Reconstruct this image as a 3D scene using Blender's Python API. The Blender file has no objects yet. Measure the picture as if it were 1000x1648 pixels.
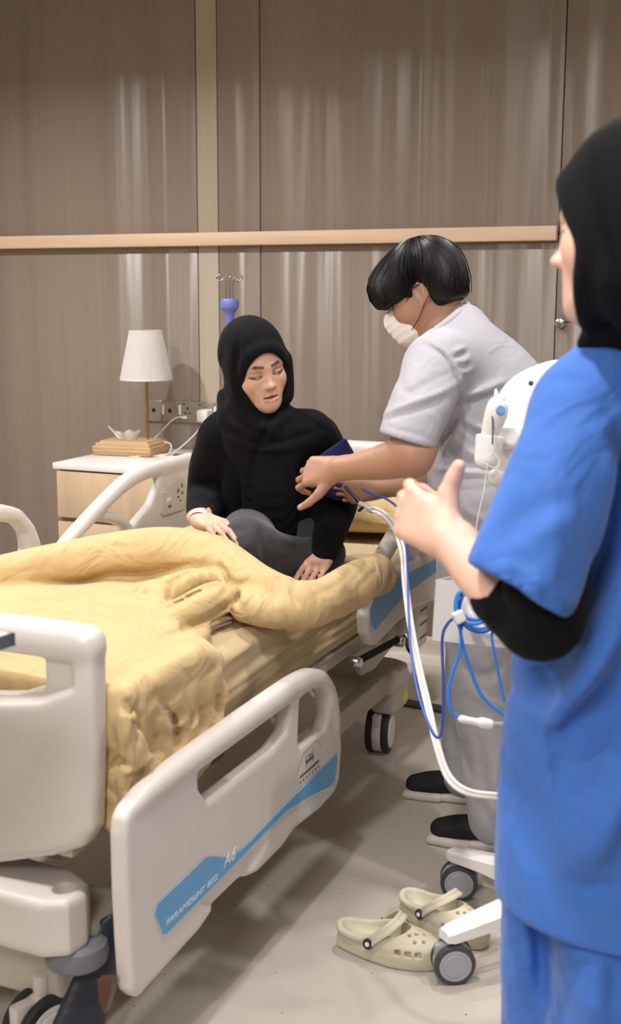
import bpy, bmesh, math, random
import numpy as np
from mathutils import Vector, Matrix

random.seed(7); np.random.seed(7)
scene = bpy.context.scene
COL = scene.collection

# ------------------------------------------------------------------ camera
CAM_Z, F_PX = 1.5, 1950.0
PITCH, YAW, ROLL = math.radians(10.1), math.radians(23.2), math.radians(0.18)
FW = Vector((-math.sin(YAW)*math.cos(PITCH), math.cos(YAW)*math.cos(PITCH), -math.sin(PITCH)))
RT = Vector((math.cos(YAW), math.sin(YAW), 0)); UP = RT.cross(FW)
R2 = RT*math.cos(ROLL) + UP*math.sin(ROLL); U2 = UP*math.cos(ROLL) - RT*math.sin(ROLL)
cd = bpy.data.cameras.new('camera'); cam = bpy.data.objects.new('camera', cd); COL.objects.link(cam)
M = Matrix((R2, U2, -FW)).transposed().to_4x4(); M.translation = Vector((0, 0, CAM_Z)); cam.matrix_world = M
cd.sensor_fit = 'VERTICAL'; cd.sensor_height = 36.0; cd.lens = F_PX/1648*36.0; cd.clip_start = 0.05
cd.dof.use_dof = True; cd.dof.focus_distance = 3.5; cd.dof.aperture_fstop = 4.5
scene.camera = cam

# ------------------------------------------------------------------ light
world = bpy.data.worlds.new('world'); scene.world = world; world.use_nodes = True
world.node_tree.nodes['Background'].inputs[0].default_value = (1.0, 0.97, 0.94, 1)
world.node_tree.nodes['Background'].inputs[1].default_value = 0.3
scene.view_settings.view_transform = 'Standard'; scene.view_settings.look = 'None'
scene.view_settings.gamma = 1.0; scene.view_settings.use_curve_mapping = False
scene.view_settings.exposure = 0.36

def at(x, y, d):
    """world point seen at a place of the 1000 x 1648 photograph, d metres deep"""
    return Vector((0, 0, CAM_Z)) + (FW + R2*((x-500)/F_PX) + U2*((824-y)/F_PX))*d

def lamp(name, kind, loc, power, size, aim=None, col=(1, .972, .945), spread=180, size_y=None):
    l = bpy.data.lights.new(name, kind); o = bpy.data.objects.new(name, l); COL.objects.link(o)
    o.location = loc; l.energy = power; l.color = col
    if kind == 'AREA':
        l.shape = 'RECTANGLE' if size_y else 'DISK'; l.size = size; l.spread = math.radians(spread)
        if size_y: l.size_y = size_y
    else:
        l.shadow_soft_size = size
    d = (Vector(aim) - Vector(loc)) if aim else Vector((0, 0, -1))
    o.rotation_euler = d.to_track_quat('-Z', 'Y').to_euler()
    return o
# recessed ceiling lights of the ward: a row of downlights, then an added front fill
lamp('downlight', 'AREA', (-2.5, 1.5, 2.88), 20, 0.14, spread=150)
lamp('downlight', 'AREA', (-0.9, 1.3, 2.88), 18, 0.14, spread=150)
lamp('downlight', 'AREA', (-3.25, 3.1, 2.88), 30, 0.12, spread=150)
lamp('downlight', 'AREA', (-2.1, 3.2, 2.88), 12, 0.12, spread=150)
lamp('downlight', 'AREA', (-0.7, 3.2, 2.88), 14, 0.12, spread=150)
lamp('downlight', 'AREA', (0.7, 2.4, 2.88), 14, 0.14, spread=150)
lamp('front_fill_light', 'AREA', (-0.6, -1.0, 2.88), 75, 1.2, size_y=1.2)  # unseen soft panel added behind the camera to fill the near sides

# ------------------------------------------------------------------ materials
def srgb(r, g, b):
    f = lambda c: (c/255)/12.92 if c/255 <= .04045 else ((c/255+.055)/1.055)**2.4
    return (f(r), f(g), f(b), 1)
MATS = {}
def mat(name, col, rough=.5, metal=0, grain=0, gscale=(8, 8, 8), bump=0, bscale=60, coat=0, sheen=0, sss=0, attr=False, trans=0, spec=.5, alpha=1, emit=None, wrk=0, wscale=9):
    if name in MATS: return MATS[name]
    m = bpy.data.materials.new(name); m.use_nodes = True; MATS[name] = m
    n = m.node_tree.nodes; L = m.node_tree.links; b = n['Principled BSDF']
    c = srgb(*col)
    b.inputs['Base Color'].default_value = c; b.inputs['Roughness'].default_value = rough; b.inputs['Metallic'].default_value = metal
    b.inputs['Coat Weight'].default_value = coat; b.inputs['Specular IOR Level'].default_value = spec
    b.inputs['Sheen Weight'].default_value = sheen; b.inputs['Sheen Roughness'].default_value = .4
    b.inputs['Transmission Weight'].default_value = trans; b.inputs['Alpha'].default_value = alpha
    if sss:
        b.inputs['Subsurface Weight'].default_value = sss; b.inputs['Subsurface Radius'].default_value = (.012, .005, .003); b.inputs['Subsurface Scale'].default_value = 1
    tc = n.new('ShaderNodeTexCoord'); mp = n.new('ShaderNodeMapping'); L.new(tc.outputs['Object'], mp.inputs[0]); mp.inputs['Scale'].default_value = gscale
    nz = n.new('ShaderNodeTexNoise'); L.new(mp.outputs[0], nz.inputs['Vector']); nz.inputs['Scale'].default_value = 1; nz.inputs['Detail'].default_value = 5
    src = None
    if attr:
        a = n.new('ShaderNodeAttribute'); a.attribute_name = 'Col'; src = a.outputs['Color']
    mx = n.new('ShaderNodeMix'); mx.data_type = 'RGBA'; mx.blend_type = 'MULTIPLY'; mx.inputs['Factor'].default_value = 1
    rmp = n.new('ShaderNodeMapRange'); L.new(nz.outputs['Fac'], rmp.inputs[0]); rmp.inputs[1].default_value = .3; rmp.inputs[2].default_value = .7
    g = max(grain, .02); rmp.inputs[3].default_value = 1-g; rmp.inputs[4].default_value = 1+g*.5
    cb = n.new('ShaderNodeCombineColor')
    for i in range(3): L.new(rmp.outputs[0], cb.inputs[i])
    if src: L.new(src, mx.inputs['A'])
    else: mx.inputs['A'].default_value = c
    L.new(cb.outputs[0], mx.inputs['B']); L.new(mx.outputs['Result'], b.inputs['Base Color'])
    if bump:
        n2 = n.new('ShaderNodeTexNoise'); n2.inputs['Scale'].default_value = bscale; n2.inputs['Detail'].default_value = 4; L.new(tc.outputs['Object'], n2.inputs['Vector'])
        bp = n.new('ShaderNodeBump'); bp.inputs['Strength'].default_value = bump; bp.inputs['Distance'].default_value = .002
        L.new(n2.outputs['Fac'], bp.inputs['Height']); L.new(bp.outputs[0], b.inputs['Normal'])
        if wrk:      # soft wrinkles of the cloth itself
            n3 = n.new('ShaderNodeTexNoise'); n3.inputs['Scale'].default_value = wscale; n3.inputs['Detail'].default_value = 2.5; n3.inputs['Distortion'].default_value = 1.6; L.new(tc.outputs['Object'], n3.inputs['Vector'])
            b3 = n.new('ShaderNodeBump'); b3.inputs['Strength'].default_value = 1; b3.inputs['Distance'].default_value = wrk; L.new(n3.outputs['Fac'], b3.inputs['Height']); L.new(b3.outputs[0], bp.inputs['Normal'])
    if emit:
        b.inputs['Emission Color'].default_value = c; b.inputs['Emission Strength'].default_value = emit
    return m

BED = mat('bed_plastic', (212, 205, 200), .38, grain=.02)
BEDM = mat('bed_metal', (190, 182, 170), .42, grain=.04)
STRIPE = mat('stripe_blue', (92, 160, 210), .35, grain=.03)
WHITE = mat('white_plastic', (232, 230, 228), .35)
GREYP = mat('grey_rubber', (112, 115, 122), .55)
DARK = mat('dark_rubber', (38, 38, 42), .6)
LGREY = mat('castor_grey', (160, 163, 170), .45)
STEEL = mat('steel', (200, 198, 195), .22, metal=1)
BLACKP = mat('black_plastic', (22, 22, 24), .4)
WOOD = mat('pale_oak', (204, 178, 148), .5, grain=.16, gscale=(14, 14, 1.6))
OAKH = mat('pale_oak_rail', (226, 196, 168), .45, grain=.12, gscale=(1.5, 30, 30))
OAKB = mat('oak_box', (194, 160, 118), .5, grain=.16, gscale=(4, 30, 60))
MARBLE = mat('marble_top', (236, 230, 228), .3, grain=.07, gscale=(7, 7, 7))
DUVET = mat('duvet_cotton', (198, 170, 122), .85, grain=.05, gscale=(9, 9, 9), bump=.12, bscale=350, sheen=.15, wrk=.022, wscale=7)
SHEET = mat('sheet_cotton', (194, 174, 136), .85, grain=.05, gscale=(9, 9, 9), bump=.1, bscale=350)
BLACKF = mat('black_knit', (9, 9, 14), .95, sheen=.02, bump=.4, bscale=300, spec=.2)
HIJAB = mat('black_scarf', (10, 10, 15), .9, sheen=.02, bump=.15, bscale=500, spec=.2)
GREYF = mat('charcoal_cloth', (52, 52, 58), .85, sheen=.2, bump=.2, bscale=300)
TUNIC = mat('pale_grey_tunic', (170, 169, 178), .8, sheen=.1, bump=.15, bscale=600, wrk=.006, wscale=8)
TROUS = mat('grey_trousers', (142, 140, 144), .8, sheen=.1, bump=.15, bscale=600, wrk=.012, wscale=6)
SCRUB = mat('blue_scrubs', (58, 108, 192), .78, sheen=.15, bump=.12, bscale=500, wrk=.014, wscale=6)
SKIN = mat('skin', (205, 160, 135), .5, sss=.12, attr=True, bump=.12, bscale=220)
HAIR = mat('black_hair', (14, 13, 15), .42, spec=.35, grain=.3, gscale=(60, 60, 6))
CROC = mat('clog_foam', (203, 194, 172), .6, grain=.03)
NAVY = mat('navy_cuff', (30, 34, 92), .7, bump=.3, bscale=400)

# ------------------------------------------------------------------ object helpers
def tag(o, label=None, cat=None, group=None, kind=None):
    if label: o['label'] = label
    if cat: o['category'] = cat
    if group: o['group'] = group
    if kind: o['kind'] = kind
    return o
def empty(name, loc, label=None, cat=None, group=None, rz=0):
    o = bpy.data.objects.new(name, None); COL.objects.link(o); o.location = loc; o.rotation_euler = (0, 0, rz); o.empty_display_size = .1
    return tag(o, label, cat, group)
def basemat(o):
    m = Matrix.Translation(o.location) @ o.rotation_euler.to_matrix().to_4x4()
    return (basemat(o.parent) @ o.matrix_parent_inverse @ m) if o.parent else m
def adopt(o, p):
    """child keeps its world place"""
    if p is not None:
        o.parent = p; o.matrix_parent_inverse = basemat(p).inverted()
    return o
def link(name, me, m, parent=None):
    o = bpy.data.objects.new(name, me); COL.objects.link(o)
    if m is not None: me.materials.append(m)
    return adopt(o, parent)
def smooth(me, ang=None):
    me.polygons.foreach_set('use_smooth', [True]*len(me.polygons))
    if ang is not None and hasattr(me, 'set_sharp_from_angle'): me.set_sharp_from_angle(angle=math.radians(ang))
def bobj(name, bm, m, parent=None, ang=40):
    me = bpy.data.meshes.new(name); bmesh.ops.recalc_face_normals(bm, faces=bm.faces); bm.to_mesh(me); bm.free(); smooth(me, ang)
    return link(name, me, m, parent)
def V(*a): return Vector(a)
def add_box(bm, c, half, R=None, bev=0, seg=2):
    r = bmesh.ops.create_cube(bm, size=2); vs = r['verts']
    for v in vs:
        p = Vector((v.co.x*half[0], v.co.y*half[1], v.co.z*half[2]))
        v.co = (R @ p if R else p) + Vector(c)
    if bev:
        es = list({e for v in vs for e in v.link_edges})
        bmesh.ops.bevel(bm, geom=es, offset=bev, segments=seg, affect='EDGES', profile=.5)
def box(name, c, half, m, parent=None, rz=0, bev=.003, R=None, seg=2):
    bm = bmesh.new(); add_box(bm, c, half, R or Matrix.Rotation(rz, 3, 'Z'), bev, seg); return bobj(name, bm, m, parent, 45)
def catmull(P, n=6):
    P = [Vector(p) for p in P]; Q = [P[0]*2-P[1]] + P + [P[-1]*2-P[-2]]; out = []
    for i in range(1, len(Q)-2):
        a, b, c, d = Q[i-1:i+3]
        for j in range(n):
            t = j/n; out.append(.5*((2*b)+(c-a)*t+(2*a-5*b+4*c-d)*t*t+(3*b-a-3*c+d)*t**3))
    out.append(P[-1]); return out
def add_tube(bm, P, r, seg=10, cap=True):
    P = [Vector(p) for p in P]; rs = r if isinstance(r, (list, tuple)) else [r]*len(P)
    if len(rs) != len(P): rs = [rs[0]+(rs[-1]-rs[0])*i/(len(P)-1) for i in range(len(P))]
    t0 = (P[1]-P[0]).normalized(); up = Vector((0, 0, 1)) if abs(t0.z) < .9 else Vector((1, 0, 0)); u = t0.cross(up).normalized(); rings = []
    for i, p in enumerate(P):
        t = (P[min(i+1, len(P)-1)]-P[max(i-1, 0)]).normalized(); u = (u - t*u.dot(t)).normalized(); w = t.cross(u)
        rings.append([bm.verts.new(p+(u*math.cos(a)+w*math.sin(a))*rs[i]) for a in [2*math.pi*k/seg for k in range(seg)]])
    for a, b in zip(rings, rings[1:]):
        for k in range(seg): bm.faces.new((a[k], a[(k+1) % seg], b[(k+1) % seg], b[k]))
    if cap: bm.faces.new(rings[0][::-1]); bm.faces.new(rings[-1])
def tube(name, P, r, m, parent=None, seg=10, n=6, sm=True):
    bm = bmesh.new(); add_tube(bm, catmull(P, n) if sm and len(P) > 2 else P, r, seg); return bobj(name, bm, m, parent, 50)
def add_lathe(bm, prof, c, axis='Z', seg=32, R=None):
    rings = []
    for r, h in prof:
        ring = []
        for k in range(seg):
            a = 2*math.pi*k/seg; p = Vector((r*math.cos(a), r*math.sin(a), h))
            if axis == 'X': p = Vector((p.z, p.x, p.y))
            if axis == 'Y': p = Vector((p.x, p.z, p.y))
            if R: p = R @ p
            ring.append(bm.verts.new(p+Vector(c)))
        rings.append(ring)
    for a, b in zip(rings, rings[1:]):
        for k in range(seg): bm.faces.new((a[k], a[(k+1) % seg], b[(k+1) % seg], b[k]))
    if prof[0][0] > 1e-6: bm.faces.new(rings[0][::-1])
    if prof[-1][0] > 1e-6: bm.faces.new(rings[-1])
    bmesh.ops.remove_doubles(bm, verts=[v for r_ in rings for v in r_], dist=1e-6)
def lathe(name, prof, c, m, parent=None, axis='Z', seg=32, R=None, ang=35):
    bm = bmesh.new(); add_lathe(bm, prof, c, axis, seg, R); return bobj(name, bm, m, parent, ang)
def prism(name, pts, thick, m, parent=None, bev=0, ang=35):
    """polygon of 3-D points extruded by vector thick"""
    bm = bmesh.new(); vs = [bm.verts.new(p) for p in pts]; f = bm.faces.new(vs)
    r = bmesh.ops.extrude_face_region(bm, geom=[f]); bmesh.ops.translate(bm, vec=thick, verts=[g for g in r['geom'] if isinstance(g, bmesh.types.BMVert)])
    if bev: bmesh.ops.bevel(bm, geom=bm.edges[:], offset=bev, segments=2, affect='EDGES')
    return bobj(name, bm, m, parent, ang)
def text(name, body, loc, R, size, m, parent=None, extrude=.0004, shear=0, sx=1):
    c = bpy.data.curves.new(name, 'FONT'); c.body = body; c.size = size; c.extrude = extrude; c.shear = shear; c.align_x = 'CENTER'; c.align_y = 'CENTER'
    o = bpy.data.objects.new(name, c); COL.objects.link(o); c.materials.append(m)
    me = bpy.data.meshes.new_from_object(o); bpy.data.objects.remove(o)
    me.transform(Matrix.Translation(loc) @ R.to_4x4() @ Matrix.Diagonal((sx, 1, 1, 1)))
    return link(name, me, None, parent)

# ------------------------------------------------------------------ implicit-surface modelling (soft plastic, cloth, bodies)
def npv(p): return np.array([float(p[0]), float(p[1]), float(p[2])], dtype=np.float32)
class Sdf:
    def __init__(s): s.ops = []; s.lo = np.full(3, 1e9); s.hi = -s.lo
    def add(s, pr, k=.01, op='u'):
        fn, lo, hi = pr; s.ops.append((fn, lo, hi, k, op))
        if op == 'u': s.lo = np.minimum(s.lo, lo); s.hi = np.maximum(s.hi, hi)
        return s
    def cap(s, a, b, ra, rb=None, k=.01, op='u', flat=None): return s.add(p_cap(a, b, ra, rb, flat), k, op)
    def ell(s, c, r, R=None, k=.01, op='u'): return s.add(p_ell(c, r, R), k, op)
    def box(s, c, h, R=None, rnd=.005, k=.005, op='u'): return s.add(p_box(c, h, R, rnd), k, op)
    def chain(s, P, rr, k=.01, n=5, op='u', flat=None):
        Q = catmull(P, n) if len(P) > 2 else [Vector(p) for p in P]
        rs = list(rr) if isinstance(rr, (list, tuple)) else [rr]*len(P)
        rq = [r.x for r in catmull([(r, 0, 0) for r in rs], n)] if len(P) > 2 else rs
        prs = [p_cap(Q[i], Q[i+1], rq[i], rq[i+1], flat) for i in range(len(Q)-1)]
        return s.add((prs, np.min([p[1] for p in prs], 0), np.max([p[2] for p in prs], 0)), k, op)
    def fold(s, P, w, amp, n=None, reach=.3, sm=4):
        """crease (amp<0) or ridge (amp>0) along a path, spread along direction n"""
        Q = catmull(P, sm) if len(P) > 2 else [Vector(p) for p in P]
        nn = npv(n if n is not None else FW); segs = [(npv(Q[i]), npv(Q[i+1])) for i in range(len(Q)-1)]
        A = np.array([npv(q) for q in Q]); ext = 3*w; lo = np.minimum((A-nn*reach).min(0), (A+nn*reach).min(0))-ext; hi = np.maximum((A-nn*reach).max(0), (A+nn*reach).max(0))+ext
        L = len(segs)
        def fn(X, Y, Z):
            best = None; prof = None
            for i, (a, b) in enumerate(segs):
                ab = b-a; ab = ab - nn*ab.dot(nn); x, y, z = X-a[0], Y-a[1], Z-a[2]
                dn = x*nn[0]+y*nn[1]+z*nn[2]; x, y, z = x-dn*nn[0], y-dn*nn[1], z-dn*nn[2]
                t = np.clip((x*ab[0]+y*ab[1]+z*ab[2])/max(ab.dot(ab), 1e-9), 0, 1)
                d2 = (x-t*ab[0])**2+(y-t*ab[1])**2+(z-t*ab[2])**2
                u = (i+t)/L; e = np.sqrt(np.clip(np.sin(np.pi*np.clip(u, .02, .98)), 0, 1))
                if best is None: best, prof = d2, e*np.ones_like(d2)
                else:
                    mk = d2 < best; prof = np.where(mk, e, prof); best = np.minimum(best, d2)
            return -amp*np.exp(-best/(w*w))*prof
        s.ops.append((fn, lo, hi, 0, 'd')); return s
    def noise(s, amp, freq, seed=0, st=(1, 1, 1)):
        r = np.random.RandomState(seed); W = []
        for f, a in ((1, 1), (2.1, .5), (4.3, .22)):
            for _ in range(4):
                d = r.normal(size=3); d = d/np.linalg.norm(d)*np.array(st); W.append((d*freq*f, r.rand()*6.28, a*.4))
        def fn(X, Y, Z): return sum(amp*a*np.sin(X*d[0]+Y*d[1]+Z*d[2]+p) for d, p, a in W)
        s.ops.append((fn, np.full(3, -1e9), np.full(3, 1e9), 0, 'd')); return s
    def disp(s, fn, lo=None, hi=None):
        s.ops.append((fn, np.full(3, -1e9) if lo is None else np.array(lo), np.full(3, 1e9) if hi is None else np.array(hi), 0, 'd')); return s
    def build(s, h, clip=None):
        lo = s.lo-3*h; hi = s.hi+3*h
        if clip is not None: lo = np.maximum(lo, clip[0]); hi = np.minimum(hi, clip[1])
        n = np.ceil((hi-lo)/h).astype(int)+1; D = np.full(n, .2, np.float32)
        ax = [(lo[i]+np.arange(n[i])*h).astype(np.float32) for i in range(3)]
        for fn, a, b, k, op in s.ops:
            mg = k+2.5*h if op != 'd' else 0
            i0 = np.clip(np.floor((a-mg-lo)/h), 0, n).astype(int); i1 = np.clip(np.ceil((b+mg-lo)/h)+1, 0, n).astype(int)
            if (i1 <= i0).any(): continue
            sl = tuple(slice(i0[i], i1[i]) for i in range(3))
            X, Y, Z = ax[0][sl[0]][:, None, None], ax[1][sl[1]][None, :, None], ax[2][sl[2]][None, None, :]
            E = D[sl]
            if isinstance(fn, list):      # hard union of the pieces of one chain, then one smooth blend
                d = np.full(E.shape, .2, np.float32)
                for f2, a2, b2 in fn:
                    m2 = max(mg, 3*h); j0 = np.clip(np.floor((a2-m2-lo)/h), i0, i1).astype(int)-i0; j1 = np.clip(np.ceil((b2+m2-lo)/h)+1, i0, i1).astype(int)-i0
                    if (j1 <= j0).any(): continue
                    s2 = tuple(slice(j0[i], j1[i]) for i in range(3)); d[s2] = np.minimum(d[s2], f2(X[s2[0]], Y[:, s2[1]], Z[:, :, s2[2]]))
            else: d = fn(X, Y, Z)
            if op == 'd': D[sl] = E+d; continue
            if op == 'u': hh = np.maximum(k-np.abs(E-d), 0)/max(k, 1e-9); D[sl] = np.minimum(E, d)-hh*hh*k*.25
            elif op == 's': d = -d; hh = np.maximum(k-np.abs(E-d), 0)/max(k, 1e-9); D[sl] = np.maximum(E, d)+hh*hh*k*.25
            elif op == 'i':
                full = np.full(n, .2, np.float32); full[sl] = d; hh = np.maximum(k-np.abs(D-full), 0)/max(k, 1e-9); D = np.maximum(D, full)+hh*hh*k*.25
        return nets(D, lo, h)
    def mesh(s, name, h, m, parent=None, it=1, colfn=None, clip=None, extra=None):
        v, q = s.build(h, clip)
        if extra is not None:
            for ev, eq in extra: q = np.vstack([q, eq+len(v)]); v = np.vstack([v, ev])
        if it: v = relax(v, q, it)
        return npmesh(name, v, q, m, parent, colfn)
def relax(v, q, it=1, lam=.5):
    e = np.vstack([q[:, [0, 1]], q[:, [1, 2]], q[:, [2, 3]], q[:, [3, 0]]]); e = np.vstack([e, e[:, ::-1]]); cnt = np.bincount(e[:, 0], minlength=len(v)).clip(1)
    for _ in range(it):
        acc = np.stack([np.bincount(e[:, 0], weights=v[e[:, 1], i], minlength=len(v)) for i in range(3)], 1)/cnt[:, None]; v = v+(acc-v)*lam
    return v
def npmesh(name, v, q, m, parent=None, colfn=None):
    me = bpy.data.meshes.new(name); me.vertices.add(len(v)); me.vertices.foreach_set('co', v.astype(np.float32).ravel())
    me.loops.add(q.size); me.loops.foreach_set('vertex_index', q.astype(np.int32).ravel()); me.polygons.add(len(q))
    me.polygons.foreach_set('loop_start', np.arange(0, q.size, 4, dtype=np.int32)); me.polygons.foreach_set('loop_total', np.full(len(q), 4, np.int32))
    me.update(calc_edges=True); me.validate(); smooth(me)
    if colfn is not None:
        c = colfn(v); a = me.color_attributes.new('Col', 'FLOAT_COLOR', 'POINT'); a.data.foreach_set('color', np.hstack([c, np.ones((len(c), 1))]).astype(np.float32).ravel())
    return link(name, me, m, parent)
def nets(D, lo, h):
    S = D < 0; n = np.array(D.shape); c = n-1
    cs = [S[i:n[0]-1+i, j:n[1]-1+j, k:n[2]-1+k] for i in (0, 1) for j in (0, 1) for k in (0, 1)]
    anyv = np.logical_or.reduce(cs); allv = np.logical_and.reduce(cs); act = anyv & ~allv
    idx = np.argwhere(act); ids = np.full(c, -1, np.int64); ids[act] = np.arange(len(idx))
    acc = np.zeros((len(idx), 3)); cnt = np.zeros(len(idx))
    I, J, K = idx.T
    for axis in range(3):
        o1, o2 = [x for x in range(3) if x != axis]
        for u in (0, 1):
            for w in (0, 1):
                a = [0, 0, 0]; a[o1] = u; a[o2] = w; b = list(a); b[axis] = 1
                da = D[I+a[0], J+a[1], K+a[2]]; db = D[I+b[0], J+b[1], K+b[2]]; mk = (da < 0) != (db < 0)
                t = np.where(mk, da/np.where(mk, da-db, 1), 0); p = np.zeros((len(idx), 3)); p[:, o1] = u; p[:, o2] = w; p[:, axis] = t
                acc += p*mk[:, None]; cnt += mk
    v = lo+(idx+acc/cnt[:, None])*h; Q = []
    for axis in range(3):
        o1, o2 = [x for x in range(3) if x != axis]
        sa = [slice(None)]*3; sb = [slice(None)]*3; sa[axis] = slice(0, -1); sb[axis] = slice(1, None)
        for o in (o1, o2): sa[o] = slice(1, -1); sb[o] = slice(1, -1)
        A, B = S[tuple(sa)], S[tuple(sb)]; e = np.argwhere(A != B); inside = A[tuple(e.T)]
        e = e+np.array([0 if i == axis else 1 for i in range(3)])
        d1 = np.zeros(3, int); d1[o1] = 1; d2 = np.zeros(3, int); d2[o2] = 1
        q = np.stack([ids[tuple((e-d1-d2).T)], ids[tuple((e-d2).T)], ids[tuple(e.T)], ids[tuple((e-d1).T)]], 1)
        flip = inside if axis != 1 else ~inside
        q[~flip] = q[~flip][:, ::-1]; Q.append(q)
    return v, np.vstack(Q)
def p_cap(a, b, ra, rb=None, flat=None):
    a, b = npv(a), npv(b); rb = ra if rb is None else rb; ab = b-a; L2 = max(float(ab.dot(ab)), 1e-12); r = max(ra, rb)
    if flat: n, f = npv(flat[0]), flat[1]; n = n/np.linalg.norm(n)
    def fn(X, Y, Z):
        x, y, z = X-a[0], Y-a[1], Z-a[2]; t = np.clip((x*ab[0]+y*ab[1]+z*ab[2])/L2, 0, 1)
        x, y, z = x-t*ab[0], y-t*ab[1], z-t*ab[2]; d2 = x*x+y*y+z*z
        if flat: q = x*n[0]+y*n[1]+z*n[2]; d2 = d2+q*q*(1/(f*f)-1); return (np.sqrt(d2)-(ra+(rb-ra)*t))*(min(f, 1)*.5+.5)
        return np.sqrt(d2)-(ra+(rb-ra)*t)
    e = r*max(1, flat[1] if flat else 1); return fn, np.minimum(a, b)-e, np.maximum(a, b)+e
def p_ell(c, r, R=None):
    c, r = npv(c), np.array(r, np.float32); Rm = np.array(R, np.float32) if R is not None else np.eye(3, dtype=np.float32)
    def fn(X, Y, Z):
        x, y, z = X-c[0], Y-c[1], Z-c[2]; k0 = 0; k1 = 0
        for i in range(3):
            q = (x*Rm[0, i]+y*Rm[1, i]+z*Rm[2, i])/r[i]; k0 = k0+q*q; k1 = k1+(q/r[i])**2
        k0 = np.sqrt(k0); return k0*(k0-1)/np.maximum(np.sqrt(k1), 1e-6)
    e = np.abs(Rm) @ r; return fn, c-e, c+e
def p_box(c, hf, R=None, rnd=.005):
    c, hf = npv(c), np.array(hf, np.float32); Rm = np.array(R, np.float32) if R is not None else np.eye(3, dtype=np.float32)
    def fn(X, Y, Z):
        x, y, z = X-c[0], Y-c[1], Z-c[2]; o = 0; mx = None
        for i in range(3):
            q = np.abs(x*Rm[0, i]+y*Rm[1, i]+z*Rm[2, i])-(hf[i]-rnd); o = o+np.maximum(q, 0)**2; mx = q if mx is None else np.maximum(mx, q)
        return np.sqrt(o)+np.minimum(mx, 0)-rnd
    e = np.abs(Rm) @ hf; return fn, c-e, c+e
def p_plate(pts, axis, pos, half, rnd=.005):
    """polygon pts (in the two other axes, ascending order) extruded +-half about pos along axis, rounded"""
    P = np.array(pts, np.float32); o = [i for i in range(3) if i != axis]
    def fn(X, Y, Z):
        G = (X, Y, Z); U, W, T = G[o[0]], G[o[1]], G[axis]; d = None; sg = 1.0; n = len(P)
        for i in range(n):
            a, b = P[i], P[i-1]; ex, ey = b[0]-a[0], b[1]-a[1]; wx, wy = U-a[0], W-a[1]
            t = np.clip((wx*ex+wy*ey)/(ex*ex+ey*ey), 0, 1); q = (wx-ex*t)**2+(wy-ey*t)**2; d = q if d is None else np.minimum(d, q)
            c1, c2, c3 = W >= a[1], W < b[1], ex*wy > ey*wx; fl = (c1 & c2 & c3) | (~c1 & ~c2 & ~c3); sg = np.where(fl, -sg, sg)
        d = sg*np.sqrt(d)+rnd; z = np.abs(T-pos)-(half-rnd)
        return np.sqrt(np.maximum(d, 0)**2+np.maximum(z, 0)**2)+np.minimum(np.maximum(d, z), 0)-rnd
    lo = np.zeros(3); hi = np.zeros(3); lo[o[0]], lo[o[1]] = P.min(0); hi[o[0]], hi[o[1]] = P.max(0); lo[axis] = pos-half; hi[axis] = pos+half
    return fn, lo, hi
# ------------------------------------------------------------------ the room
WY = 4.70
def wall_mat(name, col, streak, rough=.42):
    m = bpy.data.materials.new(name); m.use_nodes = True; n = m.node_tree.nodes; L = m.node_tree.links; b = n['Principled BSDF']
    b.inputs['Roughness'].default_value = rough; b.inputs['Specular IOR Level'].default_value = .95
    tc = n.new('ShaderNodeTexCoord')
    def noise(sc, det):
        mp = n.new('ShaderNodeMapping'); mp.inputs['Scale'].default_value = sc; L.new(tc.outputs['Object'], mp.inputs[0])
        z = n.new('ShaderNodeTexNoise'); z.inputs['Scale'].default_value = 1; z.inputs['Detail'].default_value = det; L.new(mp.outputs[0], z.inputs['Vector']); return z
    g = noise((90, 90, 1.2), 4); g2 = noise((3, 3, .25), 3)
    r = n.new('ShaderNodeValToRGB'); c = srgb(*col); r.color_ramp.elements[0].position = .3; r.color_ramp.elements[1].position = .7
    r.color_ramp.elements[0].color = tuple(x*.86 for x in c[:3])+(1,); r.color_ramp.elements[1].color = tuple(min(1, x*1.12) for x in c[:3])+(1,)
    mx = n.new('ShaderNodeMix'); mx.inputs['Factor'].default_value = .5; L.new(g.outputs['Fac'], mx.inputs['A']); L.new(g2.outputs['Fac'], mx.inputs['B'])
    L.new(mx.outputs['Result'], r.inputs['Fac']); L.new(r.outputs['Color'], b.inputs['Base Color'])
    w = noise((7.5, 7.5, .16), 1.2); w2 = noise((42, 42, 3.2), 2)
    b.inputs['Anisotropic'].default_value = .85; tg = n.new('ShaderNodeTangent'); tg.direction_type = 'RADIAL'; tg.axis = 'Z'; L.new(tg.outputs[0], b.inputs['Tangent']); b.inputs['Anisotropic Rotation'].default_value = .25
    bp = n.new('ShaderNodeBump'); bp.inputs['Strength'].default_value = 1; bp.inputs['Distance'].default_value = streak; L.new(w.outputs['Fac'], bp.inputs['Height'])
    bp2 = n.new('ShaderNodeBump'); bp2.inputs['Strength'].default_value = .35; bp2.inputs['Distance'].default_value = .0012; L.new(w2.outputs['Fac'], bp2.inputs['Height'])
    L.new(bp.outputs[0], bp2.inputs['Normal']); L.new(bp2.outputs[0], b.inputs['Normal'])
    return m
WALL = wall_mat('wall_laminate', (138, 124, 112), .036, .35)
PIL = mat('pilaster_laminate', (178, 168, 148), .55, grain=.05, gscale=(60, 60, 2))
GAP = mat('joint_dark', (58, 46, 38), .8)
PAINT = mat('wall_paint', (176, 164, 150), .8, grain=.03)
CEIL = mat('ceiling_white', (225, 220, 212), .9)
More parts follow.
